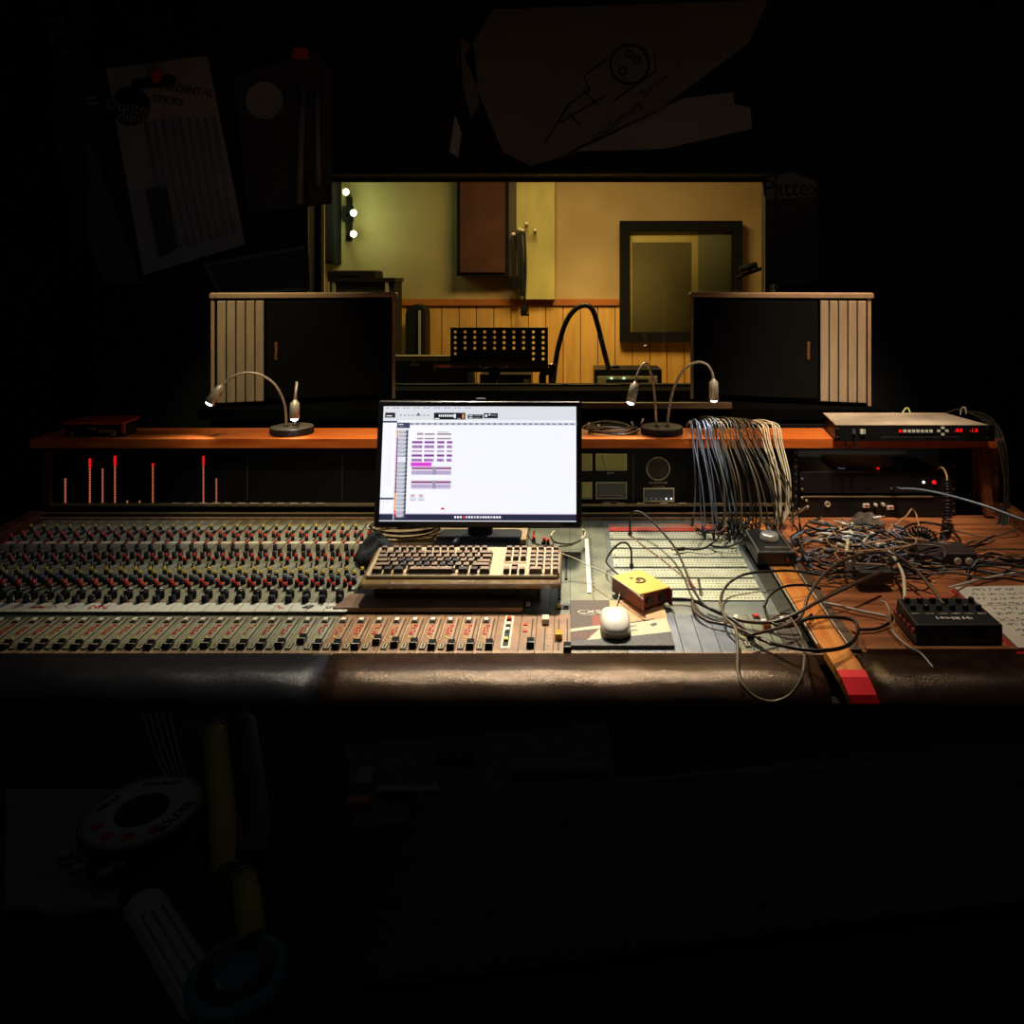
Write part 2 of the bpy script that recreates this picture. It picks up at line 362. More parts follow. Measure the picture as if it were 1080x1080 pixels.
# black cases and guitar case
def case(name,x0,y0,x1,y1,Y,dep,label,cat,lit=0):
    a=pw(x0,y1,Y); b=pw(x1,y0,Y)
    t_=empty(name,((a.x+b.x)/2,Y,a.z),label,cat)
    bx=MB(); bx.rbox(((a.x+b.x)/2,Y+dep/2,(a.z+b.z)/2),(b.x-a.x,dep,b.z-a.z),.03); bx.build('case_body',[mat('case_black_green',(.009,.010,.008),.6,spec=.25)],t_,world=True)
    e=MB()
    for x in(a.x+.012,b.x-.012): e.b2((x-.012,Y-.006,a.z),(x+.012,Y+.004,b.z))
    e.b2((a.x,Y-.006,b.z-.02),(b.x,Y+.004,b.z+.004)); e.build('edge_trim',[goldedge if lit else black],t_,world=True)
    return t_,a,b
a=pw(348,420,5.6); b=pw(416,293,5.6)
t_=empty('equipment_stack_case',((a.x+b.x)/2,5.6,0),'tall black equipment case with pale edge strips at the left of the live room','equipment case')
MB().b2((a.x,5.6,0),(b.x,5.85,b.z)).build('case_body',[mat('case_black_green',(.009,.010,.008),.6,spec=.25)],t_,world=True)
e=MB()
for x in(352,408): p=pw(x,0,5.59); e.b2((p.x-.012,5.585,b.z-.4),(p.x+.012,5.6,b.z-.03))
e.build('edge_strip',[mat('pale_strip',(.35,.36,.25),.4)],t_,world=True)
MB().b2((a.x-.01,5.58,b.z-.03),(b.x+.01,5.87,b.z)).build('case_lid',[black],t_,world=True)
hh_=pw(350,289.5,5.62); t1=empty('amplifier_head',(pw(374,0,5.62).x,5.62,b.z),'flat black case lying on top of the tall equipment case','equipment case')
MB().rbox((pw(374,0,5.7).x,5.72,b.z+.028),(.38,.2,.054),.02).build('case_body',[mat('case_black_green',(.009,.010,.008),.6,spec=.25)],t1,world=True)
MB().b2((pw(374,0,5.7).x-.06,5.6,b.z+.02),(pw(374,0,5.7).x+.06,5.625,b.z+.035)).build('handle',[black],t1,world=True)
# guitar case leaning
a=pw(427,400,6.1); b=pw(448,321,6.1); cx=(a.x+b.x)/2; hw=(b.x-a.x)/2
t_=empty('guitar_case',(cx,6.2,0),'upright black guitar case leaning on the pine wainscot between speaker and music stand','guitar case')
out=[(cx-hw,6.12,0),(cx+hw,6.12,0),(cx+hw,6.12,b.z-.08)]+[(cx+hw*math.cos(u),6.12,b.z-.08+.08*math.sin(u)) for u in (.5,1.,1.57,2.1,2.6)]+[(cx-hw,6.12,b.z-.08)]
MB().prism(out,(0,.22,0)).build('case_body',[mat('case_black_green',(.009,.010,.008),.6,spec=.25)],t_,world=True)
MB().b2((cx+hw*.35,6.1,.3),(cx+hw*.55,6.12,b.z-.05)).build('edge_strip',[mat('pale_strip',(.35,.36,.25),.4)],t_,world=True)
MB().b2((cx-hw*.8,6.14,1.2),(cx-hw*.6,6.2,1.24)).build('handle',[black],t_,world=True)

# aluminium edged flight case
Y=4.3; a=pw(400,415,Y); b=pw(499,377,Y)
t_=empty('flight_case',((a.x+b.x)/2,Y,0),'black flight case with metal edges standing just behind the window','flight case')
MB().b2((a.x,Y,.0),(b.x,Y+.10,b.z)).build('case_body',[mat('flight_case_laminate',(.03,.035,.025),.4)],t_,world=True)
e=MB(); e.b2((a.x,Y-.01,b.z-.02),(b.x,Y+.002,b.z+.008)); e.b2((b.x-.03,Y-.01,0),(b.x+.006,Y+.002,b.z)); e.b2((b.x-.045,Y-.012,b.z-.04),(b.x+.008,Y,b.z+.01)); e.b2((a.x,Y-.01,b.z),(b.x,Y+.10,b.z+.006))
e.build('metal_edge',[mat('aluminium_edge',(.55,.5,.38),.3,.7)],t_,world=True)
p=pw(437,384,Y); MB().rbox((p.x,Y-.01,p.z),(.05,.015,.012),.004).b2((p.x-.008,Y-.012,p.z),(p.x+.008,Y-.002,p.z+.03)).build('latch',[chrome],t_,world=True)

# music stand: perforated desk
Y=4.0; a=pw(475,391,Y); b=pw(578,346,Y)
t_=empty('music_stand',((a.x+b.x)/2,Y+.05,0),'black music stand with a perforated desk, seen through the window','music stand')
def perf(a,b,Y,cols,rows,skip):
    m=MB(); W=b.x-a.x; Hh=b.z-a.z; r=.0085
    # plate built of cells, each with an octagonal hole
    lip=.048; zt=b.z-.006; zb=a.z+lip; cw=W/cols; ch=(zt-zb)/rows
    m.b2((a.x,Y,a.z),(b.x,Y+.004,zb)); m.b2((a.x,Y,zt),(b.x,Y+.004,b.z))
    m.b2((a.x-.003,Y-.012,b.z),(b.x+.003,Y+.004,b.z+.004),1); m.b2((a.x,Y-.03,a.z-.004),(b.x,Y+.004,a.z))
    for i in range(cols):
        for j in range(rows):
            x0=a.x+i*cw; z0=zb+j*ch
            if (i,j) in skip: m.b2((x0,Y,z0),(x0+cw,Y+.004,z0+ch)); continue
            cxx,czz=x0+cw/2,z0+ch/2; inner=[]; outer=[]
            for k in range(8):
                u=PI/8+k*PI/4; inner.append((cxx+r*math.cos(u),czz+r*math.sin(u)))
                ox=max(-cw/2,min(cw/2,math.cos(u)*9)); oz=max(-ch/2,min(ch/2,math.sin(u)*9))
            cs=[(cw/2,0),(cw/2,ch/2),(0,ch/2),(-cw/2,ch/2),(-cw/2,0),(-cw/2,-ch/2),(0,-ch/2),(cw/2,-ch/2)]
            inner=[(cxx+r*math.cos(k*PI/4),czz+r*math.sin(k*PI/4)) for k in range(8)]
            outer=[(cxx+p,czz+q) for p,q in cs]
            for k in range(8):
                l=(k+1)%8
                m.prism([(outer[k][0],Y,outer[k][1]),(outer[l][0],Y,outer[l][1]),(inner[l][0],Y,inner[l][1]),(inner[k][0],Y,inner[k][1])],(0,.004,0))
    return m
sk={(i,j) for i in range(1,8) for j in(0,1)}|{(0,0)}
perf(a,b,Y,10,6,sk).build('desk_plate',[matblack,goldedge],t_,world=True)
c=pw(521,400,Y)
MB().cyl((c.x,Y+.05,0),(c.x,Y+.05,a.z+.02),.014).build('pole',[matblack],t_,world=True)
MB().prism([(c.x-.05,Y+.01,a.z+.04),(c.x+.05,Y+.01,a.z+.04),(c.x+.018,Y+.01,a.z-.05),(c.x-.018,Y+.01,a.z-.05)],(0,.05,0)).build('bracket',[matblack],t_,world=True)
for s in(-1,0,1): MB().cyl((c.x,Y+.05,.25),(c.x+.3*s,Y+.05+(.25 if s else -.3),.02),.012).build('leg',[matblack],t_,world=True)
for s in(-1,1):
    MB().tube([(c.x+.02*s,Y,a.z+.02),(c.x+.06*s,Y-.01,a.z+.015),(c.x+.075*s,Y-.01,a.z+.03)],.004,6).build('clip_arm',[chrome],t_,world=True)
# small black case below the stand, and stool
Y=4.6; a=pw(506,420,Y); b=pw(560,395,Y)
t_=empty('practice_amplifier',((a.x+b.x)/2,Y,0),'small black amplifier with a pale corner badge behind the music stand','amplifier')
MB().b2((a.x,Y,0),(b.x,Y+.25,b.z)).build('cabinet',[black],t_,world=True)
p=pw(556,402,Y); MB().b2((p.x-.02,Y-.006,p.z-.012),(p.x+.012,Y,p.z+.012)).build('badge',[mat('pale_badge',(.8,.75,.5),.4)],t_,world=True)
Y=4.2; 
t_=empty('microphone_clamp_stand',(pw(581,0,Y).x,Y,0),'black clamp stand just right of the music stand desk','microphone stand')
p=pw(581,392,Y); MB().cyl((p.x,Y,0),p,.014).build('pole',[matblack],t_,world=True)
MB().tube([pw(572,404,Y),pw(573,394,Y),pw(582,390,Y),pw(583,384,Y)],.02,8).build('clamp',[matblack],t_,world=True)
MB().cyl(pw(574,388,Y),pw(583,384,Y),.006).build('thumb_screw',[chrome],t_,world=True)

# thick black arched cable and amplifier combo
Y=4.9
MBc=MB().tube([Vector((pw(583,425,Y).x,Y,.02)),pw(583,425,Y),pw(584,400,Y),pw(588,370,Y),pw(596,342,Y),pw(606,327,Y),pw(617,322,Y),pw(625,327,Y),pw(631,345,Y),pw(637,370,Y),pw(642,389,Y+.1)],.017,8)
tag(MBc.build('arched_cable',[rubber],world=True),'thick black cable arching in front of the pine wainscot','cable')
Y=5.1; a=pw(627,430,Y); b=pw(698,390,Y)
t_=empty('guitar_amplifier',((a.x+b.x)/2,Y,0),'black guitar amplifier with a lit cream control panel behind the window','amplifier')
MB().b2((a.x,Y,0),(b.x,Y+.28,b.z)).build('cabinet',[black],t_,world=True)
p0=pw(630,406,Y); p1=pw(693,397,Y)
pl=MB().b2((p0.x,Y-.012,p0.z),(p1.x,Y,p1.z)).build('control_panel',[mat('cream_control_panel',(.75,.72,.45),.35)],t_,world=True)
MB().b2((p0.x+.06,Y-.016,p0.z+.02),(p1.x-.06,Y-.012,p1.z-.018)).build('panel_slot',[dark],pl,world=True)
for x in(645,658): MB().cyl(pw(x,399,Y-.03),pw(x,399,Y-.01),.008).build('indicator',[emi('amp_green',(.7,1,.8),1.2)],pl,world=True)
h=MB().tube([pw(640,391,Y+.1),pw(646,387,Y+.1),pw(651,387,Y+.1),pw(655,392,Y+.1)],.012,8); h.build('handle',[rubber],t_,world=True)
# boom microphone stand at the right edge of the window
Y=5.2
t_=empty('boom_microphone_stand',(pw(806,0,Y).x+.3,Y,0),'black boom microphone stand reaching in at the right edge of the window','microphone stand')
MB().cyl(pw(776,293,Y),pw(840,270,Y),.012).build('boom_arm',[matblack],t_,world=True)
c=pw(789,284,Y); MB().cyl(c-Vector((.06,0,-.0)),c+Vector((.06,0,.03)),.024,10).cyl(c-Vector((0,.04,0)),c+Vector((0,.04,.03)),.018,8).build('clutch_knob',[matblack],t_,world=True)
q=pw(840,270,Y); MB().cyl((q.x,Y,0),(q.x,Y,q.z+.03),.014).build('pole',[matblack],t_,world=True)
for s in(-1,0,1): MB().cyl((q.x,Y,.2),(q.x+.28*s,Y+(.2 if s else -.25),.02),.011).build('leg',[matblack],t_,world=True)

# ================================================================ SPEAKER PLATFORM AND SPEAKERS
t_=empty('speaker_shelf',(-.1,2.95,0),'long dark wooden shelf behind the console carrying both speakers','shelf')
MB().b2((-1.36,2.74,1.005),(1.16,3.2,1.044)).build('shelf_board',[mat('speaker_shelf_shade',(.004,.004,.004),1.,spec=.0)],t_,world=True)  # near-black colour holds the shade on this wooden board
MB().b2((pw(413,0,2.72).x,2.715,1.050),(pw(772,0,2.72).x,2.74,1.070)).build('lit_front_edge',[mat('speaker_shelf_lit_edge',(.22,.12,.06),.45,var=.4,vs=6,stretch=(1,8,8))],t_,world=True)  # tan strip: the lit middle of the board's edge, put in as colour
for x in(-1.3,-.1,1.1): MB().b2((x-.03,2.78,0),(x+.03,3.15,1.005)).build('support_leg',[matblack],t_,world=True)
def speaker(cx,cy,rz,side,label):
    W,D,Hh=.655,.36,.425
    t_=empty('studio_speaker',(cx,cy,1.0445),label,'speaker','studio speakers on the long shelf',rz=rz)
    # local frame: front faces -Y
    m=MB(); m.rbox((0,D/2,Hh/2),(W,D,Hh-.01),.012); m.build('cabinet',[matblack],t_)
    r=MB(); tk=.020
    out=[(-W/2,-.012),(W/2,-.012)]
    r.rbox((0,-.002,Hh-tk/2),(W+.03,.05,tk),.012)
    for s in(-1,1): r.b2((s*W/2-.008,-.02,.004),(s*W/2+.004,.0,Hh-tk))
    r.build('front_rim',[rimm],t_)
    sw=.165; x0=-W/2+.012 if side<0 else W/2-.012-sw
    for k in range(5):
        m=MB(); xx=x0+sw*k/5; m.box((xx+sw/10,-.014,Hh/2-.008),(sw/5-.004,.026,Hh-.045)); m.build('grille_slat',[beige],t_,bevel=.003)
    gx0,gx1=(x0+sw+.006,W/2-.012) if side<0 else (-W/2+.012,x0-.006)
    m=MB(); m.box(((gx0+gx1)/2,-.012,Hh/2-.006),(gx1-gx0,.022,Hh-.05)); m.build('grille_cloth',[grille],t_,bevel=.006)
    bx=gx0+.035 if side<0 else gx1-.035
    text('badge','DYNAUDIO',.0125,badge,t_,(bx,-.0245,.205),(PI/2,-PI/2 if side<0 else PI/2,0),.0008)
    return t_
def spk(ix,iy,ox,oy,side,label):
    c=Vector(((ix+ox)/2,(iy+oy)/2,0)); rz=math.atan2((oy-iy),(ox-ix)) if side>0 else math.atan2((iy-oy),(ix-ox))
    return speaker(c.x,c.y,rz,side,label)
spk(-.703,2.98,-1.318,2.80,-1,'left studio speaker lying on its side, beige slats at its left end')
spk(.494,2.98,1.123,2.80,1,'right studio speaker lying on its side, beige slats at its right end')

# ================================================================ MIXING CONSOLE
con=empty('mixing_console',(-.15,1.95,0),'large analogue mixing console with red and yellow capped knobs and a leather armrest','mixing console')
XA,XB=-1.645,1.345; YE=2.335
def cb(mb,name,m,world=True,**k): return mb.build(name,m,con,world=world,**k)
# body under the surface
yz=[(1.52,.62),(1.58,.705),(YE+.18,sz(YE+.18)-.015),(YE+.18,.45),(1.75,.45)]
cb(MB().prism([(XA,y,z) for y,z in yz],(XB-XA,0,0)),'console_body',[matblack])
for x in(-1.45,-.15,1.15): cb(MB().b2((x-.05,1.75,0),(x+.05,2.4,.45)),'leg',[matblack])
# armrests: padded rolls
def armrest(x0,x1,m,label):
    cy,cz,r=1.512,.662,.060; n=18; prof=[]
    for k in range(n+1):
        a=math.radians(62-k*(62+130)/n); prof.append((cy-r*math.sin(math.radians(90)-0)*0+r*math.cos(a+PI/2-PI/2)*0,0))
    prof=[(Y0,.722)]
    for k in range(n+1):
        a=math.radians(80+k*130/n); prof.append((cy+r*math.cos(a)*1.05,cz+r*math.sin(a)))
    prof+=[(1.47,.60),(Y0,.60)]
    nx=max(2,int((x1-x0)/.04)); mb=MB(); vs=[]; N=len(prof)
    for i in range(nx+1):
        x=x0+(x1-x0)*i/nx; ed=min(i,nx-i); q=.93 if ed==0 else 1.
        for (y,z) in prof: vs.append((x,Y0+(y-Y0)*q,.60+(z-.60)*(q if y<Y0-.01 else 1)+(.0012*math.sin(x*31+y*60) if y<1.555 else 0)))
    fs=[]
    for i in range(nx):
        for k in range(N): l=(k+1)%N; fs.append((i*N+k,i*N+l,(i+1)*N+l,(i+1)*N+k))
    fs+= [tuple(range(N)),tuple(nx*N+k for k in range(N))[::-1]]
    mb.add(vs,fs,0,True); o=cb(mb,'armrest',[m]); o['label']=label
sx=(337-600)*1.5/F
leather.node_tree.nodes['Principled BSDF'].inputs['Specular Tint'].default_value=(1.,.72,.5,1)
armrest(XA,sx-.001,leatherb,'dark blue-black padded left armrest'); armrest(sx+.001,.515,leather,'brown worn leather middle armrest'); armrest(.605,XB,leather,'brown leather right armrest')
cb(MB().b2((.515,1.50,.56),(.605,1.58,.655)),'armrest_gap',[matblack])
cb(MB().b2((XA-.02,Y0-.004,.70),(XB+.0,Y0,.7215)),'front_edge_strip',[bandm])
# under surface plate
M_=Matrix.Rotation(TA,3,'X')
def lp(x,Y,h=0.): return Vector((x,(Y-Y0)/math.cos(TA),h))     # local coords of a sloping panel whose origin is at (0,Y0,Z0)
def loc(x,Y,h=0.): return Vector((x,Y,sz(Y)+h))-Vector(con.location)
ROT=(TA,0,0)

# --- knob prototypes (local z up)
def knobmesh(name,r,h,capm,ser=False,cap=.28):
    m=MB(); n=12
    prof=[(r*1.12,0),(r*1.12,h*.12),(r,h*.2),(r*.92,h*(1-cap)),(r*.92,h*(1-cap)),(r*.9,h*.95),(r*.75,h)]
    m.lathe(prof,n,mis=[0,0,0,0,1,1])
    if ser:
        for k in range(12):
            a=2*PI*k/12; m.box((r*1.0*math.cos(a),r*1.0*math.sin(a),h*.45),(r*.25,r*.25,h*.7),0,a)
    m.box((0,-r*.55,h+.0003),(r*.16,r*.7,.0008),2)
    o=m.build(name,[knobblk,capm,cream]); C.objects.unlink(o); return o
kn={'gain_knob':knobmesh('gain_knob',.0046,.017,yelc),'treble_knob':knobmesh('treble_knob',.0050,.019,redc),'midrange_knob':knobmesh('midrange_knob',.0050,.019,redc),
 'bass_knob':knobmesh('bass_knob',.0052,.019,redc),'auxiliary_knob':knobmesh('auxiliary_knob',.0060,.019,knobblk),'send_knob':knobmesh('send_knob',.0055,.018,yelc),
 'return_knob':knobmesh('return_knob',.0066,.019,bluec),'pan_knob':knobmesh('pan_knob',.0088,.021,knobblk,True),'level_knob':knobmesh('level_knob',.0086,.025,knobblk)}
def btn(name,sx_,sy_,h,m,frame=True):
    b=MB()
    if frame: b.box((0,0,.001),(sx_*1.35,sy_*1.5,.002),1)
    b.box((0,0,h/2),(sx_,sy_,h),0,top=(.85,.85)); o=b.build(name,[m,dark]); C.objects.unlink(o); return o
kn['mute_button']=btn('mute_button',.008,.006,.006,whitec); kn['solo_button']=btn('solo_button',.014,.013,.007,whitec)
m=MB(); m.lathe([(.0035,0),(.0035,.002),(.0015,.003)],8); m.lathe([(.0012,.002),(.0025,.011)],8,M=Matrix.Rotation(-.35,3,'X')); o=m.build('toggle_switch',[knobblk]); C.objects.unlink(o); kn['toggle_switch']=o
ROWS=[(552,-.006,'gain_knob'),(559.5,.007,'treble_knob'),(563,-.007,'treble_knob'),(573.5,.009,'auxiliary_knob'),(578.5,-.005,'auxiliary_knob'),(581.5,-.013,'auxiliary_knob'),
 (583.5,.011,'midrange_knob'),(587.5,-.004,'midrange_knob'),(595,-.013,'toggle_switch'),(596,-.002,'toggle_switch'),(597.5,.012,'send_knob'),(601,-.003,'send_knob'),
 (605,-.013,'return_knob'),(607.5,.006,'return_knob'),(610.5,-.012,'bass_knob'),(614,.006,'bass_knob'),(620,.014,'mute_button'),(622.5,-.006,'pan_knob'),(630,.004,'level_knob'),(637,-.003,'solo_button')]
YS=1.745    # seam between fader and channel sections
pxs=[2.6,20.7,38.4,55.7,73.4,90.7,108.4,126,143.9,161.5,179.4,197.8,215.7,233.9,252.4,270.5,288.9,307.3,325.7,344.6,363.3,382.2,400.9,419.6,438.5,457.2,475.6,494.8,513.2]
xs=[(p-CX)*1.7237/F for p in pxs]; xs=[x+.006 for x in xs]        # module centre is right of its button
left=[xs[0]-.0388*k for k in range(8,0,-1)]
allx=[(x,-8+i) for i,x in enumerate(left)]+[(x,i) for i,x in enumerate(xs)]
def bounds(i):
    X=[a for a,_ in allx]; j=i+8
    l=(X[j-1]+X[j])/2 if j>0 else X[j]-.0194; r=(X[j+1]+X[j])/2 if j<len(X)-1 else X[j]+.0204
    return l,r
vlen=(YE-.01-YS)/math.cos(TA)
for x,i in allx:
    if i>19: continue
    l,r=bounds(i); wdt=r-l-.0018; cx=(l+r)/2
    m=MB(); m.b2((-wdt/2,0,-.01),(wdt/2,vlen,0),0)
    v=lambda py: (pp(0,py).Y if False else (pp(0,py)[1]-YS)/math.cos(TA))
    # sliding attenuator slot, label dash, marks, screws
    m.b2((.0125,v(571),.0),(.0165,v(553),.0015),1); m.b2((.0115,v(566),.0),(.0175,v(562),.008),1)
    m.b2((-wdt/2+.001,v(573.5),0),(wdt/2-.001,v(571.6),.0006),2); m.b2((-.016,v(573.5),.0006),(-.010,v(571.4),.004),3)
    for py,dx in((590,-.01),(590,.008),(617,-.012),(603,.015),(567,-.01),(556,.0),(625,.012),(634,.011)): m.b2((dx-.003,v(py),0),(dx+.003,v(py)+.0016,.0005),2)
    m.b2((.002,v(640),0),(.006,v(634),.0006),3)
    for py in(549.6,646): m.lathe([(.002,0),(.002,.0012)],8,(0,v(py),0),mis=[4,4])
    for (py,dx,kd) in ROWS:
        if 'knob' not in kd: continue
        vy=(pp(0,py,.019)[1]-.002-YS)/math.cos(TA); rr_=.0088 if kd in('pan_knob','level_knob') else .0076
        for a_ in (-.6,.5,1.57,2.64,3.74): m.box((dx+rr_*1.25*math.cos(a_),vy+rr_*1.25*math.sin(a_),.0002),(.0014,.0014,.0005),5 if kd in('send_knob','auxiliary_knob','level_knob','treble_knob') else 2)
    m.b2((-wdt/2+.0005,v(644),0),(wdt/2-.0005,v(640.5),.0004),5)
    md=m.build('channel_module',[olive,dark,cream,redmark,screw,mat('brown_print',(.22,.09,.04),.5)],con,loc=loc(cx,YS+.001),rot=ROT)
    for (py,dx,kd) in ROWS:
        hh={'toggle_switch':.008,'mute_button':.006,'solo_button':.007}.get(kd,.019)
        Y=pp(0,py,hh)[1]-.002
        o=inst(kn[kd],md,(dx+(x-.006+.006-cx)*0,(Y-YS)/math.cos(TA),0),(0,0,R.uniform(-2.2,2.2) if 'knob' in kd else 0))
# --- fader modules
def capmesh(name,m1,w=.0165,l=.026,h=.013):
    b=MB(); b.add([(-w/2,-l/2,.003),(w/2,-l/2,.003),(w/2,l/2,.003),(-w/2,l/2,.003),(-w*.46,-l*.36,h),(w*.46,-l*.36,h),(w*.46,-l*.05,h*.6),(-w*.46,-l*.05,h*.6),(w*.46,l*.05,h*.6),(-w*.46,l*.05,h*.6),(w*.46,l*.4,h),(-w*.46,l*.4,h)],
      [(0,1,5,4),(4,5,6,7),(7,6,8,9),(9,8,10,11),(2,3,11,10),(1,2,10,8,6,5),(3,0,4,7,9,11),(0,3,2,1)],0)
    b.b2((-w*.46,-.0006,h*.6),(w*.46,.0006,h*.6+.0006),1); b.b2((-.001,-.004,0),(.001,.004,.004),0)
    o=b.build(name,[m1,cream]); C.objects.unlink(o); return o
fcap=capmesh('fader_cap',knobblk); fcapw=capmesh('fader_cap',whitec); fcapy=capmesh('fader_cap',mat('amber_cap',(.8,.48,.05),.35)); fcapr=capmesh('fader_cap',whitec)
cbt=btn('channel_button',.0105,.013,.006,whitec)
m=MB(); m.b2((-.0065,-.012,0),(.0065,.012,.0025),0); m.b2((-.0045,-.009,.0025),(.0045,.009,.0032),1); m.b2((-.002,-.006,.0032),(.002,.006,.0036),0); ndis=m.build('number_window',[dark,mat('tan_window',(.42,.36,.2),.4)]); C.objects.unlink(ndis)
flen=(YS-Y0)/math.cos(TA)
fv=lambda py,h=0.: (pp(0,py,h)[1]-Y0)/math.cos(TA)
def fmod(cx,wdt,pm,name='fader_module',marks=True,slots=((.012,),)[0],seed=0):
    m=MB(); w=wdt-.0012; m.b2((-w/2,.0,-.01),(w/2,flen,0),0); m.b2((-w/2,.0,0),(w/2,.012,.0006),1)
    for sxx in slots: m.b2((sxx-.0014,fv(686),0),(sxx+.0014,fv(653),.0008),2)
    if marks:
        rr=random.Random(seed); 
        for k,(py,dx) in enumerate(((660.5,-.002),(660.5,.003),(663,-.006),(665.3,-.006),(667.3,-.006),(669,-.006),(669.3,-.001),(663,.0),(666,.002))):
            if rr.random()<.85: m.b2((dx-.0016,fv(py),0),(dx+.0022,fv(py)+.005,.0016),3)
        for py,dx in((672.5,-.006),(673.5,-.001)): m.b2((dx-.0017,fv(py),0),(dx+.0017,fv(py)+.004,.0012),4)
        m.b2((-w/2+.002,fv(676),0),(-w/2+.0026,fv(652),.0005),5); m.b2((.0065,fv(676),0),(.0071,fv(652),.0005),5)
    for px_ in(-w*.25,w*.25): m.lathe([(.0018,0),(.0018,.0014)],8,(px_,.005,0),mis=[6,6])
    return m.build(name,[pm,bandm,dark,redmark,yelmark,cream,screw],con,loc=loc(cx,Y0+.0005),rot=ROT)
capY=[0,0,0,0,0,0,0,0,0,0,0,0,0,0,1,1,0,0,-6,0,0,0,-5,-2,0,0,0,0,0]
for x,i in allx:
    if i<-3: continue
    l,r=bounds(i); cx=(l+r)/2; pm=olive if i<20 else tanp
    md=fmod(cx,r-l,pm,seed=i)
    inst(cbt,md,(x-.006-cx,fv(655),0)); inst(fcap,md,(.012,fv(677.5+(capY[i] if 0<=i else 0)+R.uniform(-1,1),.01),0)); inst(ndis,md,(-.008,fv(682.5),0))
# --- master modules right of the faders
x0=bounds(28)[1]
def mm(x0,x1,pm,slots,name='master_module'):
    return fmod((x0+x1)/2,x1-x0,pm,name,False,slots),(x0+x1)/2
xe=[x0,(548-CX)*1.65/F,(565-CX)*1.65/F,(584-CX)*1.65/F,(602-CX)*1.65/F]
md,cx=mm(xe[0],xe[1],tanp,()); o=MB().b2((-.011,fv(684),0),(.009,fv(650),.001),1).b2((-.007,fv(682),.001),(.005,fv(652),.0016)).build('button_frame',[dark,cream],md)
for py,mt in((653,redc),(659,cream),(665,whitec),(675,yelc)): 
    o=btn('master_button',.010,.012,.006,mt,False); C.objects.link(o); o.parent=md; o.location=(-.001,fv(py+1),.001)
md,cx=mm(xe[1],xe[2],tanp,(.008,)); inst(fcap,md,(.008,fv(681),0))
for py in(660,667): MB().b2((-.012,fv(py),0),(-.002,fv(py)+.008,.002)).build('indicator',[redmark],md)
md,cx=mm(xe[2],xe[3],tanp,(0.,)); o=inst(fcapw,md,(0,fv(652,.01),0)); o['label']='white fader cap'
for k in range(6): MB().b2((.008,fv(660+k*4.2),0),(.014,fv(660+k*4.2)+.0015,.0008)).build('scale_mark',[cream],md)
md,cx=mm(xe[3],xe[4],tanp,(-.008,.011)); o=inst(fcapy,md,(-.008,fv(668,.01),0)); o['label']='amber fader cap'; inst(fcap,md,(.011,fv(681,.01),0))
# --- blank panels
X=xe[4]; xb_end=(782-CX)*1.58/F; nb=9; bw=(xb_end-X)/nb
for k in range(nb):
    m=MB(); w_=bw-.0014; m.b2((-w_/2,0,-.01),(w_/2,flen,0),0); m.b2((-w_/2,0,0),(w_/2,.006,.0005),1)
    for q in(-.01,.01): m.lathe([(.002,0),(.002,.0014)],8,(q,.006,0),mis=[2,2])
    m.build('blank_panel',[steelb if k>2 else greenp,bandm,screw],con,loc=loc(X+bw*(k+.5),Y0+.0005),rot=ROT)
# --- right small fader modules
xr0=xb_end; xr1=.515; n=3; bw=(xr1-xr0)/n
rc=[[(793,652,cbt),(799,668,fcap)],[(812,651,'r'),(815,664,'o')],[(829,656,cbt),(833,652,cbt)]]
for k in range(n):
    cx=xr0+bw*(k+.5); md=fmod(cx,bw,greenp if k<2 else mat('brown_dark_panel',(.10,.075,.055),.45,col2=(.06,.045,.035),vs=9),'group_module',k==0,(.006,),seed=50)
    if k==0: inst(cbt,md,(-.004,fv(652),0)); inst(fcap,md,(.008,fv(667,.01),0)); inst(ndis,md,(-.004,fv(680),0))
    if k==1:
        o=btn('group_button',.012,.012,.006,redc); C.objects.link(o); o.parent=md; o.location=(-.006,fv(651),0)
        b=MB(); b.b2((-.0085,-.015,.002),(.0085,-.001,.012),1); b.b2((-.0085,-.001,.002),(.0085,.012,.014),0); b.b2((-.0085,.012,.002),(.0085,.018,.009),2); b.build('fader_cap',[whitec,orangec,bluec],md,loc=(.004,fv(662),0))['label']='white and orange fader cap'
    if k==2:
        inst(cbt,md,(-.012,fv(658),0)); inst(cbt,md,(.0,fv(654),0))
# label tape across the seam
ta,tb=1.742,1.783
m=MB(); x1t=(365-CX)*1.745/F; x1b=(362-CX)*1.783/F
h=.009
m.prism([(-1.45,ta,sz(ta)+h-.002),(x1t,ta,sz(ta)+h-.002),(x1t+.008,tb,sz(tb)+h-.002),(-1.45,tb,sz(tb)+h-.002)],(0,0,.002),0)
for x,i in allx:
    if -4<i<20:
        l=bounds(i)[0]; m.prism([(l,ta,sz(ta)+h),(l+.001,ta,sz(ta)+h),(l+.001,tb,sz(tb)+h),(l,tb,sz(tb)+h)],(0,0,.0004),2 if i>11 else 1)
def scrib(m,x0,x1,Y,hh,size,mi,seed,dens=1.,plane=sz,th=.0024):
    rr=random.Random(seed); x=x0; p=None; k=0
    while x<x1:
        y=Y+rr.uniform(-size,size); q=Vector((x,y,plane(y)+hh))
        if p is not None and rr.random()<.85:
            d=(q-p); n_=Vector((-d.y,d.x,0)); 
            if n_.length>0: n_.normalize(); n_*=th/2; m.prism([p-n_,q-n_,q+n_,p+n_],(0,0,.0004),mi)
        p=q if rr.random()<.93 else None; x+=rr.uniform(.0025,.008)/dens; k+=1
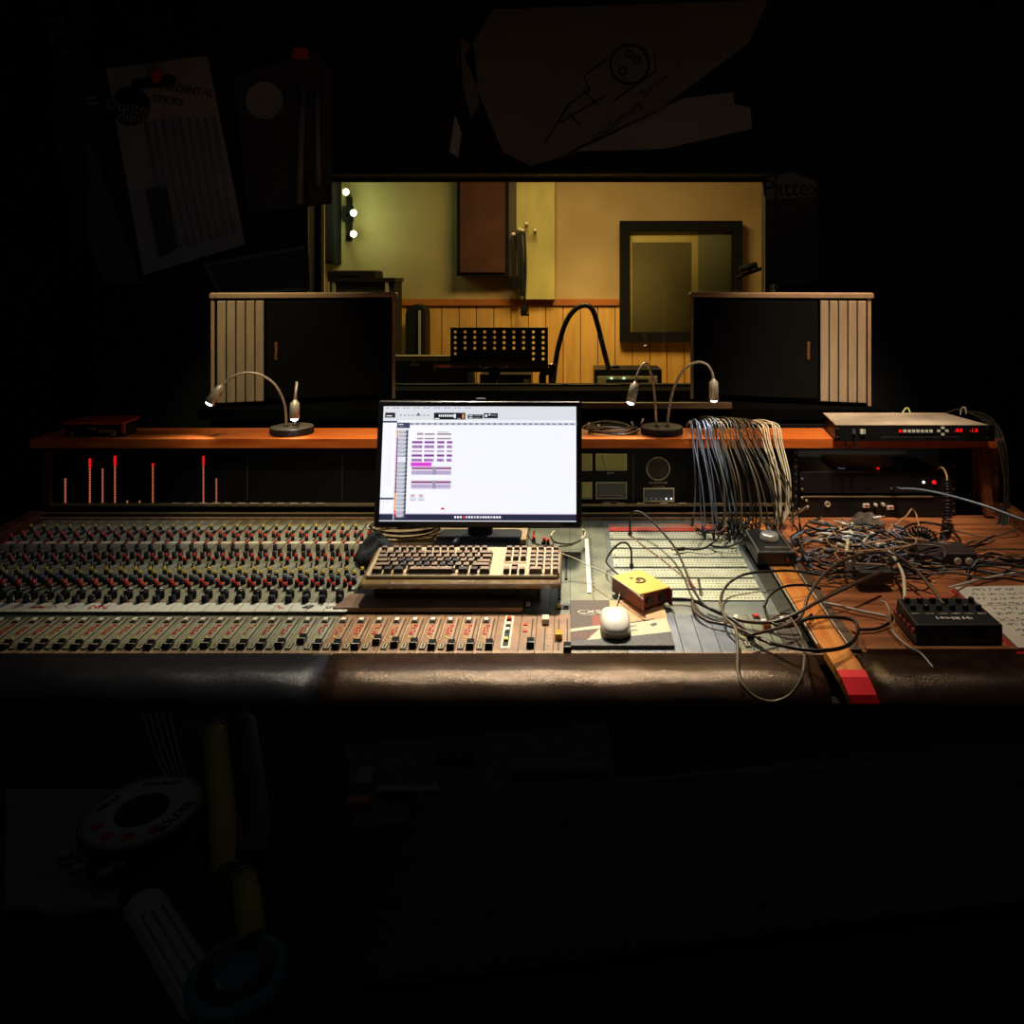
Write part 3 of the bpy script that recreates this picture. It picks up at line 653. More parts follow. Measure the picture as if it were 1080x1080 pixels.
for (a,b,mi,s) in((4,0,3,1),(16,28,3,2),(35,46,3,3),(51,60,3,4),(66,78,3,5),(98,112,3,6),(291,302,3,9)):
    if b<a: continue
    scrib(m,(a-CX)*1.76/F,(b-CX)*1.76/F,1.763,h,.010,mi,s)
tp_=cb(m,'label_tape',[tapem,mat('tape_divider_grey',(.35,.33,.28),.6),inkb,inkr])
for px_,s_,sz_,mt_ in((323,'48',.024,inkb),(353,'cricri',.020,inkb),(335,"'",.03,inkb),(104,'L R L',.022,inkr),(40,'ovhd',.018,inkr)):
    text('tape_handwriting',s_,sz_,mt_,con,Vector(((px_-CX)*1.762/F,1.761,sz(1.761)+h+.0008))-Vector(con.location),(TA,0,0),.0004,shear=.4)
# left wooden cheek and right cheek, back ledge
cb(MB().prism([(XA-.04,1.5,.66),(XA-.04,1.58,.74),(XA-.04,YE+.01,sz(YE)+.022),(XA-.04,YE+.01,.45),(XA-.04,1.5,.45)],(.038,0,0)),'side_cheek',[wooddark])
cb(MB().prism([(XB,1.5,.66),(XB,1.58,.74),(XB,YE+.01,sz(YE)+.045),(XB,YE+.01,.45),(XB,1.5,.45)],(.035,0,0)),'side_cheek',[wooddesk])
zb=sz(YE)
cb(MB().b2((XA,YE-.012,zb-.005),(.71,YE,zb+.006)),'rear_trim',[bandm])
# --- meter bridge
YM=2.36; zt=.988; zs=1.018
cb(MB().b2((XA,YM,.72),(.705,YM+.15,zt)),'meter_bridge',[mat('meter_bridge_black',(.005,.005,.007),.55,var=.3,vs=8,spec=.2)])
cb(MB().b2((XA,YM-.026,zb+.006),(.705,YM+.0,zb+.016)),'bridge_ledge',[mat('ledge_black',(.02,.018,.015),.3)])
g=MB(); g.b2((XA,YM-.028,pw(0,542,YM-.028).z),(.705,YM-.026,pw(0,540.6,YM-.028).z)); cb(g,'bridge_trim',[mat('tan_trim',(.5,.36,.2),.35,.4)])
z1=pw(0,532.5,YM-.012).z; cb(MB().b2((XA,YM-.014,z1-.004),(.705,YM,z1+.003)),'bridge_trim',[mat('tan_trim_dim',(.30,.24,.14),.35,.4)])
# label tabs on the ledge
for k,x in enumerate((64,95,108,121,134,147,160,173,186,200,214,228,240,255,268,282,296,310,323,337,640,655,676,700,720)):
    p=pw(x,531,YM-.015); 
    if k>7: cb(MB().b2((p.x-.012,YM-.016,p.z-.0015),(p.x+.012,YM-.014,p.z+.0025)),'channel_tab',[cream])
for x in(261,361,668): p=pw(x,0,YM); cb(MB().b2((p.x-.0015,YM-.003,z1+.01),(p.x+.0015,YM,zt-.03)),'panel_seam',[mat('seam_brown',(.06,.045,.03),.4)])
# led columns
for (x,yt,red) in((68.7,505,0),(94.6,485.5,1),(108,495,0),(121,483,1),(134,528.5,2),(147,528,2),(161,490.5,3),(214.4,483,1),(228,506,0)):
    b=pw(x,530.3,YM-.002); m=MB(); y=530.0; w_=.0015
    while y>yt:
        rd = (red==1 and y<yt+9.5) or (red==3 and y<yt+3)
        a=pw(x,y,YM-.003); c_=pw(x,y-1.7,YM-.003)
        if rd: m.b2((a.x-.003,YM-.004,a.z),(a.x+.003,YM,c_.z+.001),1)
        else: m.b2((a.x-w_,YM-.004,a.z),(a.x+w_,YM,c_.z),0)
        y-=2.6
    cb(m,'level_meter',[ambled,redled2])
# vu meters
def vu(x0,y0,x1,y1,fm,name='needle_meter'):
    a=pw(x0,y1,YM-.004); b=pw(x1,y0,YM-.004); fr=MB(); t=.0022
    fr.b2((a.x,YM-.006,a.z),(b.x,YM,a.z+t)); fr.b2((a.x,YM-.006,b.z-t),(b.x,YM,b.z)); fr.b2((a.x,YM-.006,a.z+t),(a.x+t,YM,b.z-t)); fr.b2((b.x-t,YM-.006,a.z+t),(b.x,YM,b.z-t))
    o=cb(fr,name,[mat('meter_frame_pale',(.85,.78,.50),.4)])
    MB().b2((a.x+t,YM-.002,a.z+t),(b.x-t,YM,b.z-t)).build('meter_face',[fm],o,world=True)
    return o,a,b
for (x0,y0,x1,y1) in((596,478.5,624.5,496),(628.5,478.5,661,496),(596,508.5,624.5,526),(628.5,508.5,661,526)):
    o,a,b=vu(x0,y0,x1,y1,bluemeter if (x0>620 and y0>500) else olivemeter)
    if x0>620 and y0<500: MB().cyl((a.x+.018,YM-.003,b.z-.006),(a.x+.030,YM-.003,a.z+.004),.0008).build('needle',[dark],o,world=True)
    if x0>620 and y0>500: MB().tube([(a.x+.012,YM-.003,a.z+.009),((a.x+b.x)/2,YM-.003,a.z+.012),(b.x-.012,YM-.003,a.z+.009)],.001,6).build('scale_arc',[cream],o,world=True)
def ctext(name,s,px,py,size,Y=YM-.002,m=None): return text(name,s,size,m or cream,con,pw(px,py,Y)-Vector(con.location),FR,.0004)
ctext('meter_lettering','RIGHT',644,499,.008); ctext('meter_lettering','CORRELATION',644,529.3,.0075); ctext('talkback_lettering','TALKBACK MIC',694,509.3,.0085)
ctext('talkback_lettering','1  2  3  4  5  6',694.5,512.9,.0065)
c=pw(694,494,YM); o=cb(MB().lathe([(.038,0),(.038,.005),(.034,.006),(.034,.004)],32,c+Vector((0,0,0)),Matrix.Rotation(PI/2,3,'X'),[0,0,0]),'talkback_speaker',[mat('speaker_ring',(.40,.37,.24),.4)])
MB().lathe([(.034,0),(.034,.0045)],32,c,Matrix.Rotation(PI/2,3,'X'),[0,0]).build('mesh_cover',[mat('mesh_grey',(.07,.065,.05),.5,.4,var=.6,vs=300,bump=.8,bs=600)],o,world=True)
o,a,b=vu(678.5,515,711,529,bluemeter,'level_window')
for k in range(6): p=pw(681.5+k*5.3,526,YM-.004); MB().lathe([(.0015,-.001),(.003,0),(.0015,.001)],8,p,Matrix.Rotation(PI/2,3,'X')).build('indicator',[whiteled if k>3 else mat('dim_led',(.3,.3,.3),.3,emit=(.8,.85,1),es=.05)],o,world=True)
# wooden shelf on top
cb(MB().b2((XA-.035,2.335,zs-.028),(XB+.01,2.515,zs)),'top_shelf',[woodor])
cb(MB().prism([(XA,2.345,zb),(XA+.02,2.345,zb),(XA+.02,2.345,.99),(XA,2.345,.99)],(0,.15,0)),'bridge_end_panel',[wooddark])
# open rack bay at right
bx0,bx1=.705,1.225
cb(MB().b2((bx0,2.72,.72),(XB,2.74,.99)).b2((bx0,2.36,.70),(XB,2.74,.72)),'rack_bay_back',[matblack])
o=cb(MB().b2((bx1+.12,2.37,.72),(bx1+.135,2.5,.99)),'bridge_end_panel',[wooddesk])
for x in(.712,1.207):
    m=MB(); m.b2((x-.008,2.352,zb+.004),(x+.008,2.37,.985),0)
    for k in range(9): m.lathe([(.003,0),(.003,.004)],8,(x,2.352,zb+.02+k*.023),Matrix.Rotation(PI/2,3,'X'),[1,1])
    cb(m,'rack_rail',[rackblk,screw])
cb(MB().prism([(1.30,2.33,zb+.01),(1.325,2.33,zb+.01),(1.325,2.36,zb+.15),(1.30,2.36,zb+.15)],(0,.02,0)),'support_batten',[wooddesk])
# --- centre modules behind the keyboard
zc0,zc1=(553-CX)*2.2/F,(604-CX)*2.05/F
def cmod(x0,x1,mt,name='centre_module'):
    m=MB(); m.b2((x0+.0006,0,-.01),(x1-.0006,vlen,0)); return m.build(name,[mt],con,loc=loc(0,YS+.001),rot=ROT)
def vl(py,h=0.): return (pp(0,py,h)[1]-YS)/math.cos(TA)
c1=cmod(-.225,-.118,greenp); c2=cmod(-.118,-.045,greenp); c3=cmod(-.045,.003,greenp); c4=cmod(.003,.06,greenp); c5=cmod(.06,.108,greenp)
for (px,py,nm) in((563,565,'treble_knob'),(574,566.5,'treble_knob'),(578,568,'treble_knob'),(563,575,'bass_knob'),(578,576,'bass_knob'),(573,571,'auxiliary_knob')):
    q=pp(px,py,.02); inst(kn[nm],c2,(q.x,vl(py,.02),0))
m=MB()
for k in range(7): m.b2((-.107,vl(572)+k*.012,0),(-.101,vl(572)+k*.012+.006,.003))
m.build('button_column',[redmark],c2)
# vertical white strip and slider tracks
m=MB(); q0,q1=pp(623.5,626),pp(618,570); m.prism([(.046,vl(626),0),(.056,vl(626),0),(.056,vl(569),0),(.046,vl(569),0)],(0,0,.002)); m.build('write_on_strip',[tapem],c4)
m=MB()
for k in range(16): m.b2((.062,vl(624)+k*.021,0),(.065,vl(624)+k*.021+.011,.0008))
m.build('scale_marks',[mat('scale_dark',(.06,.07,.05),.5)],c5)
for (px,py0,py1) in((589,590,582),(597,612,588),(590,633,620)):
    a=pp(px,py0); b=pp(px,py1); o=MB().b2((a.x-.0035,vl(py0),0),(a.x+.0035,vl(py1),.004)).build('slider_track',[dark],c2 if px<592 else c3)
for (px,py,mt) in((557,636,whitec),(557,628,bluec),(589.5,637.5,yelc),(597,637.5,bluec)):
    o=btn('centre_button',.012,.014,.007,mt); C.objects.link(o); o.parent=c2 if px<585 else c3; q=pp(px,py,.007); o.location=(q.x,vl(py,.007),0)
# --- patchbay
pbx0,pbx1=.108,.492
pby0,pby1=1.775,2.29
pbk=MB().b2((pbx0,1.748,-.010+sz(1.75)),(pbx1,1.75,sz(1.75)))
m=MB(); m.b2((pbx0,0,-.012),(pbx1,vlen,-.001)); patch=m.build('patchbay',[mat('patchbay_grey',(.23,.26,.24),.4,.3,col2=(.15,.17,.16),vs=10)],con,loc=loc(0,YS+.001),rot=ROT)
holes=[]
for r_ in range(8):
    Yc=2.262-r_*.0612; v0=(Yc-YS)/math.cos(TA); m=MB(); hw_=.026
    xx0=pbx0+.012; xx1=pbx1-.016
    if r_==0: m.b2((xx0,v0-hw_,-.001),(xx1,v0-.002,.0022),0); m.b2((xx0,v0+.002,-.001),(xx1,v0+hw_,.0022),1 if False else 2); m.b2((xx0,v0-.002,-.001),(xx1,v0+.002,.0016),1)
    else: m.b2((xx0,v0+.001,-.001),(xx1,v0+hw_-.002,.0022),1); m.b2((xx0,v0-hw_+.002,-.001),(xx1,v0-.001,.0022),1)
    for row in(-.0135,.0135):
        k=0; x=xx0+.018
        while x<xx1-.012:
            cz=.0022; m.lathe([(.0022,0),(.0022,.0004)],6,(x,v0+row,cz),mis=[3,3],sm=False); x+=.0088
    m.b2((xx0+.004,v0-.018,.0022),(xx0+.009,v0-.012,.003),3)
    o=m.build('jack_strip',[jackr,jackw,mat('patchbay_pale_red_strip',(.66,.42,.28),.42,col2=(.7,.2,.12),vs=6),dark],patch)
    if r_==0: o['label']='red and cream jack strip'
# edges of the patchbay / dark channel / rail
cb(MB().prism([(pbx1,1.748,sz(1.748)-.01),(.527,1.748,sz(1.748)-.01),(.527,2.325,sz(2.325)-.01),(pbx1,2.325,sz(2.325)-.01)],(0,0,.012)),'side_channel',[mat('channel_green_black',(.035,.038,.026),.5)])
# wood rail down over the pad
cx=.562; hw_=.027; pr=[(2.31,sz(2.31)+.012),(1.60,sz(1.60)+.012),(1.56,.734),(1.52,.732),(1.485,.722),(1.458,.700),(1.446,.672)]
def ribbon(pr,cx,hw,th,drift=.25):
    m=MB(); vs=[]; 
    for i,(y,z) in enumerate(pr):
        a=Vector(pr[max(i-1,0)]); b=Vector(pr[min(i+1,len(pr)-1)]); d=(b-a).normalized(); n_=Vector((d.y,-d.x)) 
        if n_.y<0: n_=-n_
        for s in(-1,1):
            k_=cx+drift*max(0,(.735-z))*(y<1.58); vs.append((k_+s*hw,y,z)); vs.append((k_+s*hw,y-n_.x*th,z-n_.y*th))
    fs=[]
    for i in range(len(pr)-1):
        o=i*4; fs+=[(o,o+2,o+6,o+4),(o+1,o+5,o+7,o+3),(o,o+4,o+5,o+1),(o+2,o+3,o+7,o+6)]
    fs+=[(0,1,3,2),(len(vs)-4,len(vs)-2,len(vs)-1,len(vs)-3)]
    return m.add(vs,fs,0)
rail=cb(ribbon(pr,cx,hw_,.02),'wooden_rail',[woodrail])
red=ribbon([(1.500,.7285),(1.482,.7235),(1.456,.7022),(1.443,.672),(1.443,.63),(1.45,.58)],cx+.001,.0274,.006).build('red_tape',[redtape],rail,world=True); red['label']='red tape wrapped round the front end'
for x,hh in((.531,.006),(.596,.006)):
    cb(MB().prism([(x-.0015,1.6,sz(1.6)+hh),(x+.0015,1.6,sz(1.6)+hh),(x+.0015,2.3,sz(2.3)+hh),(x-.0015,2.3,sz(2.3)+hh)],(0,0,.005)),'rail_edge',[silver])
cb(MB().prism([(.59,1.59,sz(1.59)),(.622,1.59,sz(1.59)),(.622,2.3,sz(2.3)),(.59,2.3,sz(2.3))],(0,0,.005)),'rail_edge_board',[mat('brown_dark_panel2',(.14,.08,.045),.45,var=.4,vs=9)])
cb(MB().prism([(.622,1.585,sz(1.585)-.006),(XB,1.585,sz(1.585)-.006),(XB,2.36,sz(2.36)-.006),(.622,2.36,sz(2.36)-.006)],(0,0,.008)),'side_desk',[wooddesk])
cb(MB().b2((.63,1.583,.716),(XB,1.596,.730)),'desk_front_lip',[mat('lip_wood',(.36,.14,.05),.4,var=.4,vs=8)])

# ================================================================ BOARD, MONITOR, KEYBOARD
# plywood board over the middle channels
bx=empty('plywood_board',(-.35,2.05,0),'pale plywood board laid over the middle channels under the monitor','board')
ya,yb=1.95,2.30
vs=[(-.520,ya),(-.125,ya),(-.118,yb),(-.575,yb)]
m=MB().prism([(x,y,sz(y)+.010) for x,y in vs],(0,0,.012)); m.build('board_panel',[plywood],bx,world=True); bx.location.z=0
bx.location=(-.35,2.05,sz(2.05)); 
for c_ in bx.children: c_.location-=Vector((0,0,sz(2.05)))
# front plank
m=MB().prism([(-.553,1.752,sz(1.752)+.001),(-.108,1.752,sz(1.752)+.001),(-.108,1.822,sz(1.822)+.001),(-.532,1.822,sz(1.822)+.001)],(0,0,.012))
tag(m.build('wooden_plank',[woodplank],world=True,bevel=.002),'brown wooden plank lying in front of the keyboard above the faders','plank')
# foam block under keyboard
m=MB().rbox((-.270,1.845,.799-.052+.004),(.40,.085,.048),.008)
tag(m.build('foam_block',[foam],world=True),'dark green foam block propping up the keyboard','foam block')

# monitor
YMn=2.10
pz0=.817; W,Hs=.584,.352; tilt=math.radians(9)
mon=empty('computer_monitor',((504-CX)*YMn/F,YMn+.02,sz(YMn)+.022),'black widescreen monitor showing a bright audio editing window','monitor')
cxm=mon.location.x; base=mon.location
Mt=Matrix.Rotation(-tilt,3,'X')@Matrix.Identity(3)
Mz=Matrix.Rotation(math.radians(-.6),3,'Z')
scr=MB(); scr.rbox((0,0,0),(W,Hs,.022),.008)
ctr=Vector((0,.012,pz0-base.z+Hs/2*math.cos(tilt)))
rx=PI/2-tilt
hs=scr.build('bezel',[mat('monitor_bezel',(.018,.016,.022),.25)],mon,loc=ctr,rot=(rx,0,math.radians(-.5)))
# local frame of bezel: x right, y up the screen, z towards viewer
bk=MB(); bk.rbox((0,0,-.022),(W*.8,Hs*.8,.03),.02); bk.build('rear_housing',[black],hs)
tp=MB(); tp.b2((-W/2+.003,Hs/2-.001,-.006),(W/2-.003,Hs/2+.0012,.008)); tp.build('top_edge',[mat('monitor_edge_silver',(.5,.42,.33),.3,.6)],hs)
SW,SH=.552,.318; so=.0
def scr_mat(n,c,s=1.): return emi('screen_'+n,c,s)
sm=[scr_mat('white',(.93,.94,1.),1.0),scr_mat('toolbar',(.62,.64,.78),1.),scr_mat('black',(.01,.01,.015),1.),scr_mat('slate',(.05,.06,.11),1.),scr_mat('purple',(.20,.02,.26),1.),
    scr_mat('magenta',(.85,.08,.75),1.),scr_mat('lilac',(.55,.42,.68),1.),scr_mat('maroon',(.22,.01,.04),1.),scr_mat('orange',(.85,.30,.05),1.),scr_mat('red',(.8,.02,.05),1.),scr_mat('grey',(.32,.33,.40),1.),scr_mat('dock',(.022,.024,.055),1.),scr_mat('line',(.72,.74,.80),1.)]
S=MB(); zc=.0112
def sr(x0,y0,x1,y1,mi,l=1):   # screen rectangle in photo-like coordinates of the panel crop: u 0..845, v 0..490 (top down)
    ux=lambda u:-SW/2+SW*u/845.; vy=lambda v:SH/2-SH*v/496.+so*0
    S.b2((ux(x0),vy(y1),zc-.0004),(ux(x1),vy(y0),zc+.0002*l),mi)
sr(0,0,845,496,0,0)
sr(0,0,845,14,12); sr(0,14,845,62,1 if False else 12,1)
sr(8,28,52,50,2,2); sr(222,28,360,58,2,2); sr(370,36,436,54,2,2); sr(440,30,502,52,2,2)
for (a,b) in((14,40),): sr(a,40,b,44,0,3)
for k in range(9): sr(244+k*8,36,249+k*8,46,0,3)
sr(310,34,318,52,0,3); sr(346,34,354,54,8,3); sr(226,52,246,56,0,3); sr(324,52,340,56,10,3)
for y in(40,48): sr(376,y,392,y+3,0,3); sr(398,y,428,y+2,10,3)
sr(446,36,456,46,0,3); sr(462,34,470,40,0,3); sr(474,38,496,41,10,3)
for k in range(26):  # menu and toolbar details
    if k%3!=1: sr(12+k*15,5,22+k*15,9,10,2)
for k in range(8): sr(74+k*17,36,82+k*17,42,10,2)
sr(150,30,158,42,3,2)
sr(0,64,62,72,3,2)
sr(62,70,845,84,12,2); sr(120,74,845,80,3,3)
for k in range(28): sr(130+k*26,75,146+k*26,79,1,4)
sr(62,72,118,96,3,3); sr(68,78,90,81,0,4); sr(68,88,92,90,10,4)
sr(57,84,63,490,12,2)
for k in range(22):
    c_=[8,8,4,4,4,4,4,4,4,7,7,7,7,7,7,7,8,8,8,8,9,9][k]; y=104+k*17.2
    sr(62,y,69,y+16,c_,2); sr(71,y,104,y+15,10 if k not in(7,) else 0,2); sr(73,y+2,102,y+6,12,3); sr(73,y+9,96,y+12,1,3); sr(104,y,112,y+16,3,3)
for k in range(18): sr(14,84+k*15,18,87+k*15,12,1); sr(24,84+k*15,42,87+k*15,12,1)
sr(0,396,62,404,3,2); sr(6,412,40,416,12,2)
def clip(x0,x1,y0,y1,c,band=None,bc=None):
    sr(x0,y0,x1,y1,c,2)
    if band: sr(x0,band[0],x1,band[1],bc,3)
for (x0,x1) in((150,178),(184,228),(238,300)): clip(x0,x1,117,128,12,(120,124),7); clip(x0,x1,136,147,12,(140,143),7)
sr(150,114,176,116,10,3); sr(240,112,290,115,10,3)
cols=((130,176),(184,228),(240,272),(282,306))
for (x0,x1) in cols:
    sr(x0,151,x1,164,6,2); sr(x0,154,x1,160,4,3); sr(x0,170,x1,184,6,2)
    for k in range(int((x1-x0)/5)): hh=2+(k*37%5); sr(x0+k*5,176-hh,x0+k*5+3,177+hh,4,3)
    sr(x0,192,x1,200,6,2); sr(x0,195,x1,197,4,3); sr(x0,208,x1,222,6,2); sr(x0,212,x1,218,4,3); sr(x0,228,x1,242,6,2)
    for k in range(int((x1-x0)/5)): hh=2+(k*53%5); sr(x0+k*5,234-hh,x0+k*5+3,235+hh,4,3)
sr(127,244,218,262,5,2); sr(132,252,216,254,4,3)
for (x0,x1) in((132,224),(238,304)):
    sr(x0,263,x1,276,6,2); sr(x0,268,x1,273,7,3); sr(x0,279,x1,298,6,2)
    for k in range(int((x1-x0)/7)): sr(x0+k*7,284,x0+k*7+3,294-(k%3)*2,10,3)
    sr(x0,322,x1,336,6,2); sr(x0,327,x1,332,7,3); sr(x0,338,x1,358,6,2); sr(x0,346,x1-10,349,10,3); sr(x0,353,x1,355,1,3)
sr(224,263,238,298,10,3); sr(224,322,238,358,10,3)
for k,x in enumerate((128,164)): sr(x,380,x+26,400,12,2); sr(x+8,384,x+16,390,9,3); sr(x,398,x+28,410,12,2); sr(x+4,404,x+24,406,10,3)
sr(264,438,278,446,9,2); sr(0,462,845,466,6,1)
for k in range(30): sr(310+k*18,90,310.6+k*18,460,12,1)
for k in range(22): sr(310,100+k*17,842,100.6+k*17,12,1)
sr(0,466,845,492,11,2)
for k in range(17): sr(322+k*12,473,330+k*12,482,[0,0,0,9,1,0,0,1,0,1,0,0,0,1,0,0,0][k],3)
sr(0,492,845,496,8 if False else 12,2)
S.build('screen',sm,hs,loc=(0,.001,0))
# camera bump on top, stand
MB().rbox((0,Hs/2+.004,0),(.03,.008,.012),.003).build('top_sensor',[black],hs)
MB().prism([(-.035,.03,.01),(.035,.03,.01),(.032,.035,.18),(-.032,.035,.18)],(0,.02,0)).build('stand_neck',[black],mon)
MB().rbox((.0,.0,.004),(.24,.15,.008),.02).build('stand_foot',[mat('stand_foot_grey',(.05,.055,.06),.35)],mon)

# keyboard
ky,kz=1.775,.786; tl=math.atan2(.026,.160)
kb=empty('computer_keyboard',((486-CX)*1.78/F,1.77,.783),'grubby cream computer keyboard in a clear case with worn dark keys','keyboard',rx=tl)
m=MB(); m.rbox((0,.083,.004),(.480,.168,.010),.012); m.build('clear_case',[kclear],kb)
m=MB(); m.rbox((0,.0925,.013),(.462,.137,.008),.006); m.build('frame',[kframe],kb)
m=MB(); m.rbox((-.078,.080,.0175),(.288,.096,.002),.003); m.rbox((.125,.1,.0175),(.056,.04,.002),.003); m.rbox((.196,.080,.0175),(.076,.096,.002),.003); m.build('key_well',[kframe],kb)
keys=[]
def key(x,y,w,d=.0155,dk=False): keys.append((x,y,w,d,dk))
u=.0192; x0=-.212
fy=.142
key(x0,fy,.015,.011)
for g_ in range(3):
    for k in range(4): key(x0+.030+g_*.084+k*.0188,fy,.015,.011)
for k in range(3): key(.106+k*.0188,fy,.015,.011)
rows=[[1]*13+[2],[1.5]+[1]*12+[1.5],[1.8]+[1]*11+[2.2],[2.3]+[1]*10+[2.7],[1.5,1.2,1.5,6.6,1.5,1.2,1.5]]
for j,rw in enumerate(rows):
    x=x0-.008; y=.118-j*.0192
    for i,wu in enumerate(rw): key(x+wu*u/2,y,wu*u-.003,.0155,(j in(2,3) and 1<i<10) or (j==4)); x+=wu*u
for j in range(2):
    for k in range(3): key(.106+k*.0188,.118-j*.0192,.0155)
key(.106+.0188,.118-3*.0192,.0155)
for k in range(3): key(.106+k*.0188,.118-4*.0192,.0155)
for j in range(5):
    for k in range(4):
        if (j==4 and k==1) or (j==3 and k==3 and False): continue
        if len(keys)<400: key(.168+k*.0188+(.009 if j==4 and k==0 else 0),.118-j*.0192,.034 if (j==4 and k==0) else .0155)
late=[]
for k in range(4): key(.168+k*.0188,fy,.015,.011)
kmesh={}
stuffk=MB(); cnt=0
for idx,(x,y,w,d,dk) in enumerate(keys):
    hk=.012 if idx%17 not in(5,) else .010
    if cnt<100:
        kk=(round(w,4),d,dk,bool(dk and idx%3))
        if kk not in kmesh:
            m=MB(); m.box((0,0,hk/2),(w,d,hk),0,top=(.80,.74)); m.m[1]=1; kmesh[kk]=m.build('key',[keyd,keyd if dk and idx%3 else keym],kb,loc=(x,y,.016));  # dark sides carry the shade between the keys in their colour
        else: inst(kmesh[kk],kb,(x,y,.016))
        cnt+=1
    else: stuffk.box((x,y,.016+hk/2),(w,d,hk),0,top=(.78,.72))
if stuffk.v: o=stuffk.build('key',[keym],kb); o['kind']='stuff'
# keyboard lead
def cable(pts,r,m,label,group=None,name='cable',cat='cable',n=7,plug=None,sub=7):
    o=MB().tube(pts,r,n,sub=sub).build(name,[m],world=True); tag(o,label,cat,group)
    if plug:
        for end in plug:
            p=Vector(pts[end]); q=Vector(pts[1 if end==0 else -2]); d=(p-q).normalized()
            MB().cyl(p-d*.004,p+d*.022,r*1.9,10).cyl(p+d*.022,p+d*.034,r*1.0,8,1).build('plug',[rubber,goldedge],o,world=True)
    return o
cabw=mat('grey_white_cable',(.5,.45,.36),.45); cabk=mat('black_cable',(.008,.008,.009),.36,spec=.35); cabbr=mat('brown_black_cable',(.075,.042,.028),.35)
cabb=mat('blue_grey_cable',(.15,.19,.26),.3); cabo=mat('olive_tan_cable',(.13,.10,.055),.42,spec=.35); cabc=mat('cream_cable',(.70,.60,.40),.4); cabg=mat('dark_grey_cable',(.028,.030,.034),.36,spec=.35)
cabt=mat('tan_cable',(.40,.22,.10),.4); white_t=mat('white_sleeve',(.75,.72,.66),.45)
cable([pp(587,584,.055),pp(594,584.5,.06),pp(606,589,.05),pp(620,596,.04),pp(634,602,.045),pp(648,610,.0475),pp(664,621,.049),pp(672,627,.0475),pp(679,632.5,.046)],.0016,cabw,'thin pale lead crossing the yellow box from the keyboard','',name='keyboard_lead')
# coil behind keyboard right: loop near monitor corner
pts=[pp(557,566,.03),pp(566,574,.03),pp(582,576,.03),pp(600,575.5,.03),pp(612,570,.035),pp(617,563,.04),pp(614,558,.045)]
cable(pts,.0022,cabc,'cream video cable curving under the lower right corner of the monitor',name='monitor_cable')
cable([pp(585,560,.03),pp(581,565,.03),pp(584,571,.03),pp(596,574,.03),pp(608,572,.03),pp(615,565,.035),pp(616,559,.05)],.0026,cabc,'cream cable loop lying by the lower right monitor corner',name='monitor_cable')
# loops of cable beneath left of monitor
for k in range(7):
    r1=R.uniform(.055,.075); r2=R.uniform(.05,.07); cxk,cyk=-.475+R.uniform(-.012,.015),2.17+R.uniform(-.015,.012); pts=[]
    z=.030+k*.004
    for j in range(10): a=2*PI*j/10+k; yv=cyk+r2*math.sin(a); pts.append((cxk+(r1+.03)*math.cos(a),yv,sz(yv)+z))
    o=MB().tube(pts,.0022,6,cl=True).build('cable_coil',[(cabt,cabc,cabk)[k%3]],world=True)
    tag(o,('tan','cream','black')[k%3]+' cable loop coiled on the plywood under the monitor\'s left side','cable','cable loops under the monitor left side')
# crumpled cloth
def blob(cx,cy,rx_,ry_,h_,mt,name,label,cat,seed,base=None):
    rr=random.Random(seed); ph=[rr.uniform(0,6) for _ in range(6)]
    def fn(u,v):
        a=2*PI*u; r=math.sin(v*PI/2) if False else v
        wob=1+.16*math.sin(3*a+ph[0])+.10*math.sin(5*a+ph[1])
        x=cx+rx_*r*wob*math.cos(a); y=cy+ry_*r*wob*math.sin(a)
        z=h_*max(0,(1-r**2.6))*(1+.22*math.sin(4*a+ph[2]+6*r)+.16*math.sin(9*r+ph[3]+2*a))+.004
        return (x,y,(base(x,y) if base else 0)+z)
    m=MB(); nu,nv=40,12; vs=[]; fs=[]
    for j in range(nv+1):
        for i in range(nu): vs.append(fn(i/nu,.02+.98*j/nv))
    for j in range(nv):
        for i in range(nu): l=(i+1)%nu; fs.append((j*nu+i,j*nu+l,(j+1)*nu+l,(j+1)*nu+i))
    fs.append(tuple(range(nu))); k=len(vs)
    for i in range(nu): p=vs[nv*nu+i]; vs.append((p[0],p[1],p[2]-.004))
    for i in range(nu): l=(i+1)%nu; fs.append((nv*nu+i,nv*nu+l,k+l,k+i))
    fs.append(tuple(k+i for i in range(nu)))
    m.add(vs,fs,0,True); return tag(m.build(name,[mt],world=True),label,cat)
blob(-.530,2.045,.052,.058,.040,cloth,'crumpled_cloth','crumpled charcoal cloth heaped beside the keyboard\'s top left corner','cloth',3,lambda x,y:sz(y)+.015)
# small dark pen-like device by the monitor foot
tag(MB().cyl(pp(477,578,.035),pp(484,567,.05),.011,10,0,.008).build('small_torch',[black],world=True),'small dark torch lying beside the monitor foot behind the keyboard','torch')

# mouse, booklet, DI box
bk=empty('printed_booklet',(.115,1.70,sz(1.70)),'booklet with a dark cover, orange patch and letters CXS lying under the mouse','booklet',rx=TA)
m=MB(); W_,D_=.222,.2; m.b2((-W_/2,-D_/2,.001),(W_/2,D_/2,.007),0); m.build('pages',[mat('booklet_edge',(.06,.045,.035),.5)],bk)
m=MB(); Z=.007
def poly(pts,mi,z=0): m.prism([((x-.5)*W_,(.5-y)*D_,Z+z) for x,y in pts],(0,0,.0004),mi)
poly([(0,0),(1,0),(1,1),(0,1)],0)
poly([(.42,0),(.98,0),(1,.42),(.55,.53),(.40,.53)],1,.0003); poly([(.62,.08),(.95,.08),(.97,.40),(.68,.48)],2,.0006)
poly([(0,.66),(.30,.58),(.32,.64),(0,.72)],3,.0003); poly([(.15,.90),(.30,.64),(.99,.42),(1,.72),(.55,.82)],3,.0004)
